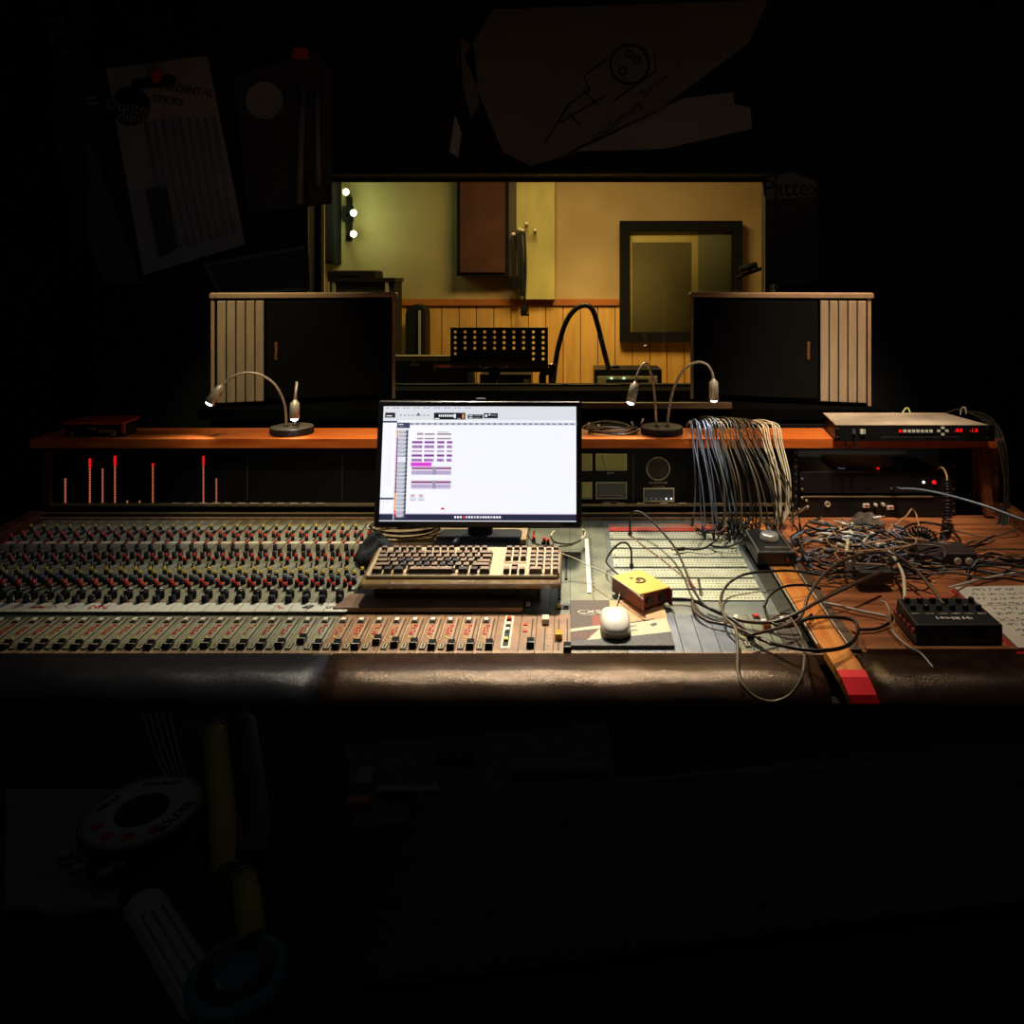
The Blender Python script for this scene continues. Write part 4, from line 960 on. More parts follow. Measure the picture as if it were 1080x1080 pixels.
poly([(0,.92),(.56,.82),(1,.72),(1,1),(0,1)],4,.0005); poly([(.22,.38),(.32,.36),(.32,.58),(.22,.6)],5,.0004)
poly([(.56,.545),(.86,.43),(.86,.44),(.56,.56)],4,.0008)
poly([(.80,.57),(.86,.53),(.88,.57),(.83,.61)],4,.0008); poly([(.60,.60),(.67,.585),(.67,.60),(.60,.62)],4,.0008); poly([(.60,.69),(.67,.675),(.67,.69),(.60,.71)],4,.0008)
for k in range(4): poly([(.02+.05*k,.86),(.06+.05*k,.72),(.075+.05*k,.72),(.035+.05*k,.86)],5,.0006)
m.build('cover',[mat('cover_dark_brown',(.07,.045,.035),.62),mat('cover_peach',(.62,.30,.13),.62,col2=(.50,.38,.17),vs=8),mat('cover_orange',(.75,.24,.08),.62,col2=(.6,.34,.16),vs=9),mat('cover_cream',(.58,.54,.36),.62,var=.1,vs=30),mat('cover_blue_black',(.035,.04,.055),.62,col2=(.1,.1,.1),vs=220),mat('cover_rust',(.25,.04,.02),.62)],bk)
text('cover_lettering','CXS',.020,whitec,bk,(-.068,.042,.0082),(0,0,0),.0002,sx=1.5); strokes('cover_lettering',.032,.004,whitec,bk,(-.072,.030,.0082),(0,0,0),6)
# mouse
q=pp(648,656,.02); ms=empty('computer_mouse',(q.x+.001,q.y-.004,sz(q.y)+.0075),'rounded white computer mouse resting on the booklet','mouse',rx=TA)
def puck(a,b,prof,mt,name,par):
    m=MB(); n=36; vs=[]
    for (s,z,lift) in prof:
        for k in range(n):
            t=2*PI*k/n; c_,s_=math.cos(t),math.sin(t); e=2/2.8
            x=a*s*math.copysign(abs(c_)**e,c_); y=b*s*math.copysign(abs(s_)**e,s_)
            vs.append((x,y,z+lift*(1-(y/b)**2)))
    fs=[]
    for L in range(len(prof)-1):
        for k in range(n): j=(k+1)%n; fs.append((L*n+k,L*n+j,(L+1)*n+j,(L+1)*n+k))
    fs+=[tuple(range(n))[::-1],tuple((len(prof)-1)*n+k for k in range(n))]
    m.add(vs,fs,0,True); return m.build(name,[mt],par)
puck(.033,.052,[(.86,0,0),(.97,.003,0),(.99,.008,.001),(.97,.011,.002)],mouseb,'clear_base',ms)
puck(.0335,.053,[(.97,.011,.002),(1.,.014,.003),(.99,.018,.005),(.93,.022,.008),(.80,.025,.010),(.6,.027,.011),(.3,.028,.0115),(.05,.028,.0115)],mousew,'shell',ms)
MB().rbox((0,0,.0005),(.05,.088,.002),.02).build('glide_foot',[matblack],ms)
cable([(q.x,q.y+.045,sz(q.y)+.02),(q.x+.002,q.y+.06,sz(q.y)+.022),(q.x+.008,q.y+.085,sz(q.y)+.016),pp(655,622,.02)],.0017,cabw,'short pale lead leaving the back of the white mouse',name='mouse_lead')
# yellow box
ang=math.atan2(-.106,.059)
db=empty('direct_box',(.173,1.818,sz(1.818)+.004),'yellow-topped red-brown direct box sitting on the patchbay','direct box',rz=ang,)
L_,W_,H_=.122,.087,.040
m=MB(); m.b2((-L_/2,-W_/2,.002),(L_/2,W_/2,H_-.004)); m.build('housing',[dir_],db,bevel=.003)
m=MB(); m.b2((-L_/2-.001,-W_/2-.001,H_-.004),(L_/2+.001,W_/2+.001,H_)); m.build('lid',[diy],db,bevel=.0015)
m=MB(); m.b2((L_/2,-W_/2+.001,.0),(L_/2+.012,-W_/2+.005,H_-.002)); m.b2((L_/2,W_/2-.005,.0),(L_/2+.012,W_/2-.001,H_-.002)); m.build('end_lip',[dir_],db)
m=MB(); m.tube([(.014*math.cos(a)-.004,.014*math.sin(a),H_+.0006) for a in [i*PI/6-1.2 for i in range(9)]],.0022,6); m.b2((-.016,-.004,H_),(-.002,.004,H_+.001)); m.b2((-.03,-.012,H_),(-.022,-.004,H_+.0006)); m.build('lid_emblem',[inkb],db)
for s in(-1,1): MB().cyl((L_/2,s*.018,.018),(L_/2+.006,s*.018,.018),.009).build('jack_socket',[black],db)
MB().cyl((-L_/2,-.0,.02),(-L_/2-.022,0,.02),.009).cyl((-L_/2-.002,0,.02),(-L_/2-.008,0,.02),.011,12,1).build('cable_connector',[black,chrome],db)
# leads near box
A=Vector(db.location)+Matrix.Rotation(ang,3,'Z')@Vector((-L_/2-.02,0,.02))
cable([A,pp(641,595,.035),pp(640,589,.03),pp(646,580,.045),pp(654,573,.06),pp(661,573,.06),pp(665.5,580,.045),pp(666,590,.02),pp(666,596,.006)],.0028,cabk,'short black patch lead looping from the yellow box to the patchbay','',name='patch_lead',plug=[-1])
cable([pp(664.5,563,.006),pp(664.3,554,.03),pp(664.5,545,.055),pp(668,540,.07),pp(677,541,.07),pp(689,551,.06),pp(702,565,.05),pp(712,578,.045),pp(720,594,.04),pp(727,612,.035),pp(735,628,.03),pp(744,640,.03)],.0032,cabk,'long black patch lead arcing across the patchbay from its top left jack','',name='patch_lead',plug=[0])
cable([pp(664,563,.006),pp(678,575,.005),pp(696,588,.005),pp(716,604,.006),pp(727,613,.007),pp(734,622,.01)],.0013,cabt,'thin tan wire lying slantwise over the patchbay rows','',name='patch_lead')
for (a,b) in(((727,612),(732.5,620)),): cable([pp(*a,.0095),pp(*b,.012)],.003,redtape,'red sleeved wire joint on the patchbay','',name='wire_sleeve',cat='wire',sub=2)
cable([pp(720,579,.012),pp(726,578.8,.01),pp(735,579.5,.012),pp(745,577,.02),pp(755,570,.03),pp(758,566,.05)],.003,cabk,'short black jack lead lying on the middle of the patchbay','',name='patch_lead',plug=[0])
cable([pp(748,575,.012),pp(758,577,.015),pp(770,576,.02),pp(782,570,.03),pp(787,560,.05)],.003,cabk,'short black lead curving below the hanging plugs','',name='patch_lead')
tag(MB().cyl(pp(737,612,.001),pp(737,612,.018),.003,8).cyl(pp(737,612,.018),pp(737,612,.034),.0045,8,1).build('jack_adapter',[goldedge,whitec],world=True),'lone brass jack adapter standing in the patchbay','plug')

# ================================================================ HANGING CABLE BUNDLES
def hang(xt,yt,xc,yc,xb,yb,mt,r,label,group,plug,bow=0.,name='hanging_cable'):
    top=pw(xt,yt,2.50); crest=pw(xc,yc,2.36); fr_=pw(xc+(xb-xc)*.18+bow*.3,468,2.315); 
    e_=pp(xb,yb,.025)
    m1=fr_.lerp(e_,.45)+Vector((bow*.0012,-.02,.01)); m2=fr_.lerp(e_,.8)+Vector((bow*.0012,-.01,0))
    back=top+Vector((0,.06,-.04))
    return cable([back,top,crest,fr_,m1,m2,e_],r,mt,label,group,name,n=6,plug=plug,sub=5)
for k in range(12):
    t=k/11; xt=724+22*t+R.uniform(-2,2); xb=733+48*t**.9+R.uniform(-5,5)
    hang(xt,446+R.uniform(-2,3),xt+4+R.uniform(-1,3),445+R.uniform(-2,3),xb,549+R.uniform(-4,14),cabb,.0020,'blue-grey patch cable in the left part of the bundle hanging over the shelf','blue-grey cables hanging over the shelf edge',[-1],R.uniform(-4,4))
for k in range(34):
    t=k/33; xt=742+45*t+R.uniform(-2,2); xb=760+78*t+R.uniform(-6,6)
    mt=(cabo,cabk,cabo,cabg)[k%4]
    nm={0:'olive-brown',1:'black',2:'olive-brown',3:'dark grey'}[k%4]
    hang(xt-6,441+R.uniform(-2,6)+3*t,xt+8,443+R.uniform(-2,4)+3*t,xb,553+R.uniform(-5,8),mt,.0019,nm+' patch cable in the thick middle of the bundle hanging over the shelf',nm+' cables hanging over the shelf edge',[-1] if k%2 else None,8+R.uniform(-3,5))
for k in range(8):
    t=k/7; xt=787+18*t+R.uniform(-1,1); xb=818+8*t+R.uniform(-2,2)
    hang(xt-6,444+R.uniform(-1,3),xt+12+4*t,446+R.uniform(-1,4),xb,552+R.uniform(-4,3),cabc,.0024,'cream cable at the right of the bundle hanging over the shelf','cream cables hanging over the shelf edge',None,9+3*t)
# short curled jacks tangle beneath the bundle
for k in range(12):
    x=736+R.uniform(0,60); y=556+R.uniform(0,10); 
    pts=[pp(x+R.uniform(-8,8),y+R.uniform(-5,5),.01+R.uniform(0,.03)) for _ in range(4)]
    cable(pts,.0026,(cabk,cabg,cabo)[k%3],('black','dark grey','olive-brown')[k%3]+' cable end tangled at the top right of the patchbay',('black','dark grey','olive-brown')[k%3]+' cable ends on the patchbay',name='tangled_cable_end',n=6,plug=[0])

# ================================================================ SHELF OBJECTS
def lamp(px,Yc,label,arms):
    c=pw(px,455,Yc); t_=empty('gooseneck_lamp',(c.x,Yc,zs+.0005),label,'desk lamp')
    MB().lathe([(.066,0),(.068,.002),(.068,.020),(.066,.0215)],40,(0,0,0),sm=False).build('base',[lampbase],t_)
    MB().lathe([(.0665,.0215),(.0655,.0228)],40,(0,0,0),sm=False).build('base_top',[mat('lamp_base_top',(.13,.105,.07),.8,spec=.1)],t_)
    for (pts,hd,tl_) in arms:
        L=[Vector(p)-Vector(t_.location) for p in pts]; L[0].z=.02
        MB().tube(L,.0042,8,sub=8).build('gooseneck',[neckm],t_)
        MB().lathe([(.008,0),(.008,.006)],12,(L[0].x,L[0].y,.0215)).build('neck_collar',[black],t_)
        a=Vector(hd[0])-Vector(t_.location); b=Vector(hd[1])-Vector(t_.location); d=(b-a); ln=d.length; M=d.to_track_quat('Z','Y').to_matrix()
        h_=MB().lathe([(.0055,-.004),(.007,0),(.0135,.006),(.0145,ln*.35),(.015,ln),(.0125,ln),(.0125,ln-.004)],20,a,M).build('lamp_head',[silver],t_)
        MB().lathe([(.0005,ln-.003),(.011,ln-.003),(.0105,ln+.003),(.005,ln+.0055),(.0005,ln+.006)],16,a,M).build('led_lens',[led],h_)
        lt=bpy.data.lights.new('led_spot','SPOT'); lt.energy=tl_; lt.spot_size=math.radians(105); lt.spot_blend=.6; lt.color=(.9,.96,1.); lt.shadow_soft_size=.01
        lo=bpy.data.objects.new('led_spot',lt); C.objects.link(lo); lo.parent=h_; lo.location=b+d.normalized()*.012; lo.rotation_euler=(-d).to_track_quat('Z','Y').to_euler()
    return t_
def hp(px,py,Y): return pw(px,py,Y)
lamp(308,2.425,'double gooseneck lamp in front of the left speaker, one arm arching far left',[
 ([pw(302,447,2.42),pw(301,432,2.41),pw(297,418,2.40),pw(289,405,2.39),pw(276,396,2.38),pw(262,393,2.37),pw(248,396,2.36),pw(239,402,2.355),pw(234,408,2.35)],(pw(234,407,2.35),pw(220.5,425.5,2.33)),1.3),
 ([pw(311,447,2.44),pw(312,430,2.455),pw(312,412,2.45),pw(312.5,404,2.435),pw(313,405,2.40),pw(312,413,2.375),pw(311,422,2.37)],(pw(311,423,2.37),pw(310.5,442,2.36)),.15)])
lamp(698,2.425,'double gooseneck lamp in front of the window, beside the right speaker',[
 ([pw(692.5,447,2.42),pw(691.5,430,2.41),pw(689.5,410,2.41),pw(687,395,2.40),pw(684,386,2.39),pw(681,383,2.38),pw(676,387,2.37),pw(671.5,397,2.36),pw(670,405,2.355)],(pw(670,404,2.355),pw(665,425,2.34)),1.0),
 ([pw(703.5,447,2.42),pw(706,430,2.41),pw(710,412,2.40),pw(717,396,2.39),pw(726,386,2.38),pw(737,382,2.37),pw(746,385,2.36),pw(751,393,2.355),pw(752.5,401,2.35)],(pw(752.5,401,2.35),pw(753,422,2.35)),.8)])
# coil of thin cable on the shelf
for k in range(6):
    cx_,cy_=(646-CX)*2.43/F,2.43; pts=[]
    for j in range(12):
        a=2*PI*j/12; pts.append((cx_+(.078+.006*math.sin(k*2.1))*math.cos(a)+.004*k*math.sin(k),cy_+.048*math.sin(a),zs+.005+.004*k+.004*math.sin(2*a+k)))
    tag(MB().tube(pts,.0026,6,cl=True,sub=4).build('cable_coil',[(cabk,cabo)[k%2]],world=True),('black','olive-brown')[k%2]+' turn of the cable coil on the wooden shelf beside the lamp base','cable',('black','olive-brown')+() and ('black','olive-brown')[k%2]+' coil turns on the shelf')
for k,(x,y) in enumerate(((620,447),(630,449),(668,446),(676,443))):
    tag(MB().cyl(pw(x,y+4,2.44),pw(x+R.uniform(-3,3),y-1,2.45),.004,8).build('jack_plug',[silver],world=True),'metal jack plug sticking out of the cable coil on the shelf','plug','jack plugs on the shelf coil')
# red box, left end of shelf
a=pw(66,461,2.36); b=pw(130,446,2.36)
t_=empty('red_topped_device',((a.x+b.x)/2,2.42,zs),'small device with a red lid at the left end of the wooden shelf','audio device')
MB().b2((a.x+.004,2.37,zs+.0005),(b.x-.004,2.44,zs+.035)).build('housing',[black],t_,world=True)
MB().prism([(a.x-.002,2.36,zs+.040),(b.x+.0,2.36,zs+.040),(b.x+.006,2.44,zs+.046),(a.x+.03,2.44,zs+.046)],(0,0,.008)).build('lid',[redlid],t_,world=True)
MB().b2((b.x-.006,2.362,zs+.012),(b.x+.002,2.37,zs+.042)).build('lid_flap',[redlid],t_,world=True)
m=MB()
for (x,y,w_,h_) in((96,452.5,.025,.008),(112,455,.05,.010),(75,458,.006,.014),(119,457,.016,.016)):
    p=pw(x,y,2.365); m.rbox((p.x,2.368,p.z),(w_,.01,h_),.003)
m.build('connectors',[mat('tarnished_brass',(.45,.26,.12),.4,.5)],t_,world=True)
# rack processor on shelf
fx0,fx1=.817,1.308; fz0,fz1=1.0187,1.068; FY=2.30
t_=empty('rack_processor',((fx0+fx1)/2,2.42,fz0),'slim rack processor with a beige lid and red digit display on the wooden shelf','rack unit')
MB().prism([(fx0+.006,FY+.006,fz0),(fx1-.018,FY+.006,fz0),(1.262,2.52,fz0),(.857,2.52,fz0)],(0,0,fz1-fz0-.003)).build('chassis',[rackblk],t_,world=True)
MB().prism([(fx0+.004,FY+.004,fz1-.003),(fx1-.016,FY+.004,fz1-.003),(1.264,2.522,fz1-.003),(.855,2.522,fz1-.003)],(0,0,.003)).build('lid',[racktop],t_,world=True)
fp=MB().b2((fx0,FY,fz0),(fx1,FY+.005,fz1-.001)).build('front_panel',[rackblk],t_,world=True)
def fpx(px,py): return pw(px,py,FY)
def fbox(name,px,py,w_,h_,m_,d=.003,par=None):
    p=fpx(px,py); return MB().b2((p.x-w_/2,FY-d,p.z-h_/2),(p.x+w_/2,FY,p.z+h_/2)).build(name,[m_],par or fp,world=True)
for k in range(8): fbox('push_button',949.3+k*4.6,454.6,.0085,.008,redled2 if k==0 else whitec,.004)
for (x,y) in((994,451),(989.7,454.4),(998.3,454.4),(994,458)): fbox('cursor_button',x,y,.009,.007,whitec,.004)
for (x0,s) in((1009,'-8.8'),(1025,'-1.8')): text('red_digits',s,.016,redled,fp,fpx(x0+1.5,454)-Vector(t_.location)+Vector((0,-.002,0)),FR,.0004,sx=1.0)
for (x,m_,w_) in((900,bluec,.009),(908.5,whitec,.010),(911.5,whitec,.003)): fbox('power_switch',x,455,w_,.014,m_,.006)
for (x,y) in((883,452),(883,461),(1041,452),(1041,462)): fbox('rack_screw',x,y,.006,.005,screw,.003)
for x in(892,901.5): p=fpx(x,0); MB().b2((p.x-.003,FY-.006,fz0-.016),(p.x+.003,FY-.0005,fz1-.02)).build('toggle_lever',[black],fp,world=True)
fbox('panel_groove',992,448.6,.13,.0012,mat('groove_grey',(.12,.11,.10),.4),.0006); fbox('panel_groove',970,461,.24,.0012,mat('groove_grey',(.12,.11,.10),.4),.0006)
tag(MB().tube([pw(951,437,2.53),pw(955,431,2.54),pw(958,431,2.54),pw(960,436,2.53)],.003,6).build('cable_tie',[mat('yellow_green_wire',(.6,.6,.15),.5)],world=True),'small yellow-green wire poking up behind the rack processor','wire')
# cables at right end going over the shelf
for k in range(13):
    t=k/12; o_=R.uniform(-2,2)
    pts=[pw(996+8*t,437-3*t+o_*.5,2.56),pw(1012+6*t,432+2*t+o_*.4,2.50),pw(1032+6*t,440-2*t+o_*.6,2.44),pw(1046+6*t,452-3*t,2.38),pw(1053+7*t,470+o_,2.33),pw(1058+6*t+o_*.4,500,2.32),pw(1059+5*t+o_,530,2.31),pw(1052+12*t+o_*2,556+R.uniform(-4,6),2.28),pw(1046+16*t+o_*3,574+R.uniform(-6,8),2.22)]
    nm=('olive-brown','black','dark grey')[k%3]
    cable(pts,.0026,(cabo,cabk,cabg)[k%3],nm+' cable in the bundle falling over the right end of the shelf',nm+' cables at the right end of the shelf',name='hanging_cable',n=6,plug=[-1] if k%3==0 else None,sub=5)
tag(MB().tube([pw(1013,438,2.475),pw(1014,431,2.475),pw(1018,430,2.46),pw(1019,437,2.455)],.0025,6).build('cable_tie',[white_t],world=True),'white tie round the cables beside the rack processor','cable tie')
# rack units in the bay
def rack(y0,y1,dep,label,ext):
    a=pw(843,y1,2.345); b=pw(1003,y0,2.345)
    t_=empty('rack_unit',((a.x+b.x)/2,2.4,a.z),label,'rack unit')
    MB().b2((a.x+.015,2.35,a.z+.001),(b.x-.015,2.35+dep,b.z-.001)).build('chassis',[rackblk],t_,world=True)
    f_=MB().b2((a.x,2.340,a.z),(b.x,2.35,b.z)).build('front_panel',[rackblk],t_,world=True)
    return t_,f_,a,b
t_,f_,a,b=rack(498,519.5,.3,'upper black rack unit in the bay, red indicator glowing at its right','')
def rb(name,px,py,w_,h_,m_,par,d=.004,rnd=False):
    p=pw(px,py,2.34)
    if rnd: return MB().lathe([(w_/2,0),(w_/2,d),(w_*.3,d*1.3)],14,p,Matrix.Rotation(PI/2,3,'X')).build(name,[m_],par,world=True)
    return MB().b2((p.x-w_/2,2.34-d,p.z-h_/2),(p.x+w_/2,2.34,p.z+h_/2)).build(name,[m_],par,world=True)
rb('red_indicator',985,508.5,.012,.01,redled,f_,.004,True); rb('white_indicator',974,508.5,.008,.008,whiteled,f_,.003,True)
for k in range(22): rb('vent_slot',850+k*5.2,521-1.8,.003,.002,mat('vent_brown',(.12,.05,.04),.5),f_,.0008)
for y in(505,516): rb('rack_screw',846,y,.008,.008,screw,f_,.003,True)
t_,f_,a,b=rack(523,543.8,.3,'lower black rack unit in the bay with white and red buttons and a round socket','')
MB().b2((a.x+.01,2.336,b.z-.002),(b.x-.06,2.342,b.z+.001)).build('panel_edge',[goldedge],f_,world=True)
p=pw(872.5,531.5,2.34); MB().lathe([(.009,0),(.009,.005),(.006,.005),(.006,.001)],18,p,Matrix.Rotation(PI/2,3,'X')).build('jack_socket',[silver],f_,world=True)
for (x,y,w_) in((913,533,.020),(938.5,535,.020)): o=rb('push_button',x,y,w_,.012,whitec,f_,.005); rb('button_legend',x+.5,y,w_*.6,.005,redmark,o,.0056)
for (x,y) in((922.5,532),(930.5,531.5)): rb('control_knob',x,y,.011,.011,silver,f_,.012,True)
for (x,y) in((850.5,528),(850.5,535.5),(842.5,537),(846,525)): rb('rack_screw',x,y,.010,.010,screw,f_,.005,True)
# things lying on the upper rack unit
zt_=pw(0,498,2.345).z
tag(MB().rbox((pw(905,0,2.45).x,2.46,zt_+.008),(.20,.13,.014),.02).build('folded_cloth',[mat('dusty_mauve_cloth',(.30,.19,.14),.8,var=.4,vs=12,bump=.5,bs=80)],world=True),'dusty brown folded cloth lying on the upper rack unit','cloth')
tag(MB().cyl(pw(884,495.5,2.40),pw(891,495.5,2.40),.007,10).build('plug_tip',[mat('pale_blue_tip',(.6,.7,.85),.4,emit=(.6,.7,1.),es=.15)],world=True),'pale blue tip of a plug on the upper rack unit','plug')
cable([pw(892,496,2.40),pw(915,492,2.42),pw(940,495,2.43),pw(965,497,2.44)],.003,cabk,'black lead lying along the top of the upper rack unit')
cable([pw(932,497,2.41),pw(950,495.5,2.42),pw(968,497,2.43)],.003,cabo,'olive lead lying on the right of the upper rack unit')
cable([pw(844,494,2.39),pw(856,497,2.4),pw(872,495.5,2.41),pw(880,497,2.42)],.004,cabt,'tan lead lying on the left of the upper rack unit')
tag(MB().lathe([(.004,-.003),(.006,0),(.004,.003)],10,pw(926,496,2.39)+Vector((0,0,.003)),Matrix.Rotation(PI/2,3,'X')).build('indicator_lamp',[redled2],world=True),'tiny red indicator glowing on top of the upper rack unit','indicator')
# blue-grey jack cable from the rack running off right
cable([pw(948,515.5,2.31),pw(965,516,2.25),pw(985,519,2.2),pw(1010,525,2.15),pw(1040,534,2.1),pw(1070,545,2.05),pw(1100,556,2.0)],.0036,cabb,'blue-grey jack cable running right from the rack bay',name='jack_cable',plug=[0])
# coiled telephone cable
pts=[]; axis=spline([pw(993,497,2.33),pw(998,506,2.27),pw(999,520,2.24),pw(999,540,2.23),pw(998,558,2.21),pw(995,572,2.17),pw(990,580,2.14)],8)
def coil(axis,R_,turns,mt,r,label,name='coiled_cable'):
    n=len(axis); P=[]; N=turns*10
    for i in range(N+1):
        t=i/N*(n-1); k=min(int(t),n-2); p=axis[k].lerp(axis[k+1],t-k); d=(axis[k+1]-axis[k]).normalized()
        u_=d.cross(Vector((0,1,0))); u_=u_.normalized() if u_.length>.05 else Vector((1,0,0)); w_=d.cross(u_); a=2*PI*i/10
        P.append(p+u_*R_*math.cos(a)+w_*R_*math.sin(a))
    return tag(MB().tube(P,r,5,sub=1).build(name,[mt],world=True),label,'cable')
coil(axis[10:],.012,26,cabk,.0028,'black coiled cable hanging in front of the right rack ears')
axis=spline([pp(944,575,.02),pp(952,567,.03),pp(964,561,.05),pp(976,562,.05),pp(984,569,.04),pp(986,578,.02)],6)
coil(axis,.013,20,cabk,.0028,'black coiled cable curled in a ring on the desk, right of the cable pile')
cable([pw(985,497,2.36),pw(993,493,2.32),pw(998,500,2.28),pw(999,508,2.26)],.003,cabt,'tan lead arching from the right rack ears into the coiled cable')

# ================================================================ RIGHT DESK
# monitor controller
q=empty('volume_controller',(.548,2.053,sz(2.053)+.016),'black volume controller box with a large silver knob beside the patchbay','volume controller',rx=TA)
MB().box((0,0,.016),(.106,.162,.032),top=(.97,.97)).build('housing',[mat('controller_black',(.02,.022,.022),.3,.2,var=.5,vs=30)],q,bevel=.003)
MB().lathe([(.026,0),(.025,.004),(.024,.014),(.0225,.0165),(.001,.017)],32,(.003,.01,.032),mis=[1,1,0,0]).build('dial',[mat('dial_silver',(.72,.71,.68),.3,.6,var=.3,vs=60),silver],q)
MB().cyl((.028,-.081,.014),(.028,-.085,.014),.006,12).cyl((.028,-.084,.014),(.028,-.086,.014),.003,8,1).build('headphone_socket',[black,redmark],q)
strokes('panel_lettering',.06,.007,mat('pale_print',(.5,.5,.4),.5),q,(.008,-.045,.0325),(0,0,0),5)
m=MB(); m.b2((-.046,-.073,.032),(-.045,.073,.0324)); m.b2((.044,-.073,.032),(.045,.073,.0324)); m.b2((-.046,-.073,.032),(.045,-.072,.0324)); m.build('panel_outline',[mat('pale_print',(.5,.5,.4),.5)],q)
for sx_ in(-.04,.04):
    for sy_ in(-.06,.06): MB().lathe([(.006,0),(.006,.016)],10,(sx_,sy_,-.0155)).build('foot',[rubber],q)
# black mixer/pedal with red knobs
a=pp(945,686); zz=sz(1.68)
q=empty('small_mixer',(.835,1.655,sz(1.655)+.003),'small black mixer box with red lit knobs at the front right of the desk','mixer')
Wm=.185
m=MB(); vs=[(-Wm/2,-.055,0),(Wm/2,-.055,0),(Wm/2,.055,.004),(-Wm/2,.055,.004),(-Wm/2,-.055,.045),(Wm/2,-.055,.045),(Wm/2-.006,.055,.056),(-Wm/2+.006,.055,.056)]
m.add(vs,[(0,3,2,1),(4,5,6,7),(0,1,5,4),(2,3,7,6),(0,4,7,3),(1,2,6,5)]); m.build('housing',[black],q,bevel=.003)
top=lambda x,y,h=0:(x,y,.0505+y*.1+h)
for j in range(2):
    for k in range(6):
        o=MB().lathe([(.0068,0),(.0062,.010),(.0045,.012)],12,top(-.072+k*.029,.036-j*.030,.0),mis=[0,0]).build('rotary_knob',[knobblk],q)
        if j==0 and k<4: MB().box(top(-.072+k*.029,.036-j*.030,.0126),(.008,.006,.0012)).build('knob_light',[mat('red_knob_light',(.6,.02,.02),.4,emit=(1,.02,.02),es=.15)],o)
for k in range(6): strokes('panel_lettering',.018,.006,cream,q,top(-.073+k*.029,-.012,.001),(.1,0,0),k)
strokes('panel_lettering',.075,.013,whitec,q,top(.0,-.030,.001),(.1,0,0),9)
for k in range(5): MB().cyl((-Wm/2-.001,-.045+k*.021,.028),(-Wm/2-.006,-.045+k*.021,.028),.007,10).build('side_jack',[mat('side_jack_red',(.25,.02,.02),.4)],q)
# adapter box
q0=pp(936,628,.05)
q=empty('power_adapter',(.762,1.88,sz(1.88)+.02),'small dark grey adapter box on the cable pile behind the mixer','power adapter',rz=.05)
MB().rbox((0,0,.016),(.085,.06,.032),.008).build('housing',[mat('adapter_grey',(.045,.04,.04),.45)],q)
strokes('adapter_lettering',.03,.006,cream,q,(.012,.012,.0325),(0,0,0),4); MB().b2((-.01,-.012,.032),(.02,-.010,.0325)).build('adapter_stripe',[mat('tan_print',(.4,.25,.12),.5)],q)
cable([pp(928,634,.05),pp(934,636,.05),pp(938,645,.045),pp(940,660,.02),pp(943,668,.01),pp(950,675,.012),pp(960,683,.015),pw(972,690,1.57),pw(984,704,1.515)],.0022,cabw,'pale grey lead running from the adapter down over the armrest')
# dark box with jacks behind the notebook
q=pp(1013,606); t_=empty('jack_box',(1.005,2.02,sz(2.02)+.003),'dark box with round jack sockets behind the notebook','stage box')
MB().rbox((0,0,.02),(.15,.09,.04),.006).build('housing',[mat('dark_brown_box',(.03,.018,.014),.5)],t_)
for k in range(2): MB().lathe([(.010,0),(.010,.003),(.006,.003)],14,(.02+k*.03,-.045,.018),Matrix.Rotation(PI/2,3,'X')).build('jack_socket',[silver],t_)
# notebook
nb_=[pp(1005,618,.012),pp(1090,616,.012),pp(1110,700,.012),pp(1075,681,.012)]
P1,P2,P3,P4=pp(1006,619,.012),pp(1100,617,.012),pp(1180,683,.012),pp(1074,683,.012)
t_=empty('notebook',((P1+P3)/2-Vector((0,0,.012)),)[0] if False else (P1+P3)/2,'open ruled notebook covered in black handwriting at the right edge of the desk','notebook')
t_.location.z=sz(t_.location.y)+.002
nrm=Vector((0,0,1))
def nq(u_,v_,h=0): return (P1.lerp(P2,u_)).lerp(P4.lerp(P3,u_),v_)+Vector((0,0,h))
MB().prism([nq(0,0,-.008),nq(1,0,-.008),nq(1,1,-.008),nq(0,1,-.008)],(0,0,.008)).build('pages',[paper],t_,world=True)
MB().prism([nq(-.03,-.01,-.0105),nq(1.02,-.01,-.0105),nq(1.02,1.03,-.0105),nq(-.03,1.03,-.0105)],(0,0,.0022)).build('red_cover',[mat('red_cover_edge',(.5,.01,.02),.4)],t_,world=True)
m=MB()
rr=random.Random(5)
for j in range(11):
    v_=.06+j*.085; x=.10+rr.uniform(0,.08)
    if j in(3,6): m.prism([nq(.02,v_+.03,.0),nq(.95,v_+.03,.0),nq(.95,v_+.036,.0),nq(.02,v_+.036,.0)],(0,0,.0004),1)
    while x<.62+rr.uniform(0,.3):
        wl=rr.uniform(.03,.12); xx=x; p=None
        while xx<x+wl:
            q_=nq(xx,v_+rr.uniform(-.024,.024),0); 
            if p is not None:
                d=q_-p; n_=Vector((-d.y,d.x,0)); n_=n_.normalized()*.0009 if n_.length>0 else n_; m.prism([p-n_,q_-n_,q_+n_,p+n_],(0,0,.0004),0)
            p=q_; xx+=rr.uniform(.006,.016)
        x+=wl+rr.uniform(.015,.04)
m.build('handwriting',[inkb,mat('ruled_line',(.25,.22,.2),.6)],t_,world=True)

# rag
blob(pp(908,550,.0).x,2.285,.052,.026,.026,mat('olive_grey_rag',(.13,.10,.07),.8,col2=(.05,.04,.03),vs=30,bump=.8,bs=100),'rag','small olive-grey rag lying behind the cable pile','cloth',9,lambda x,y:sz(y)+.002)
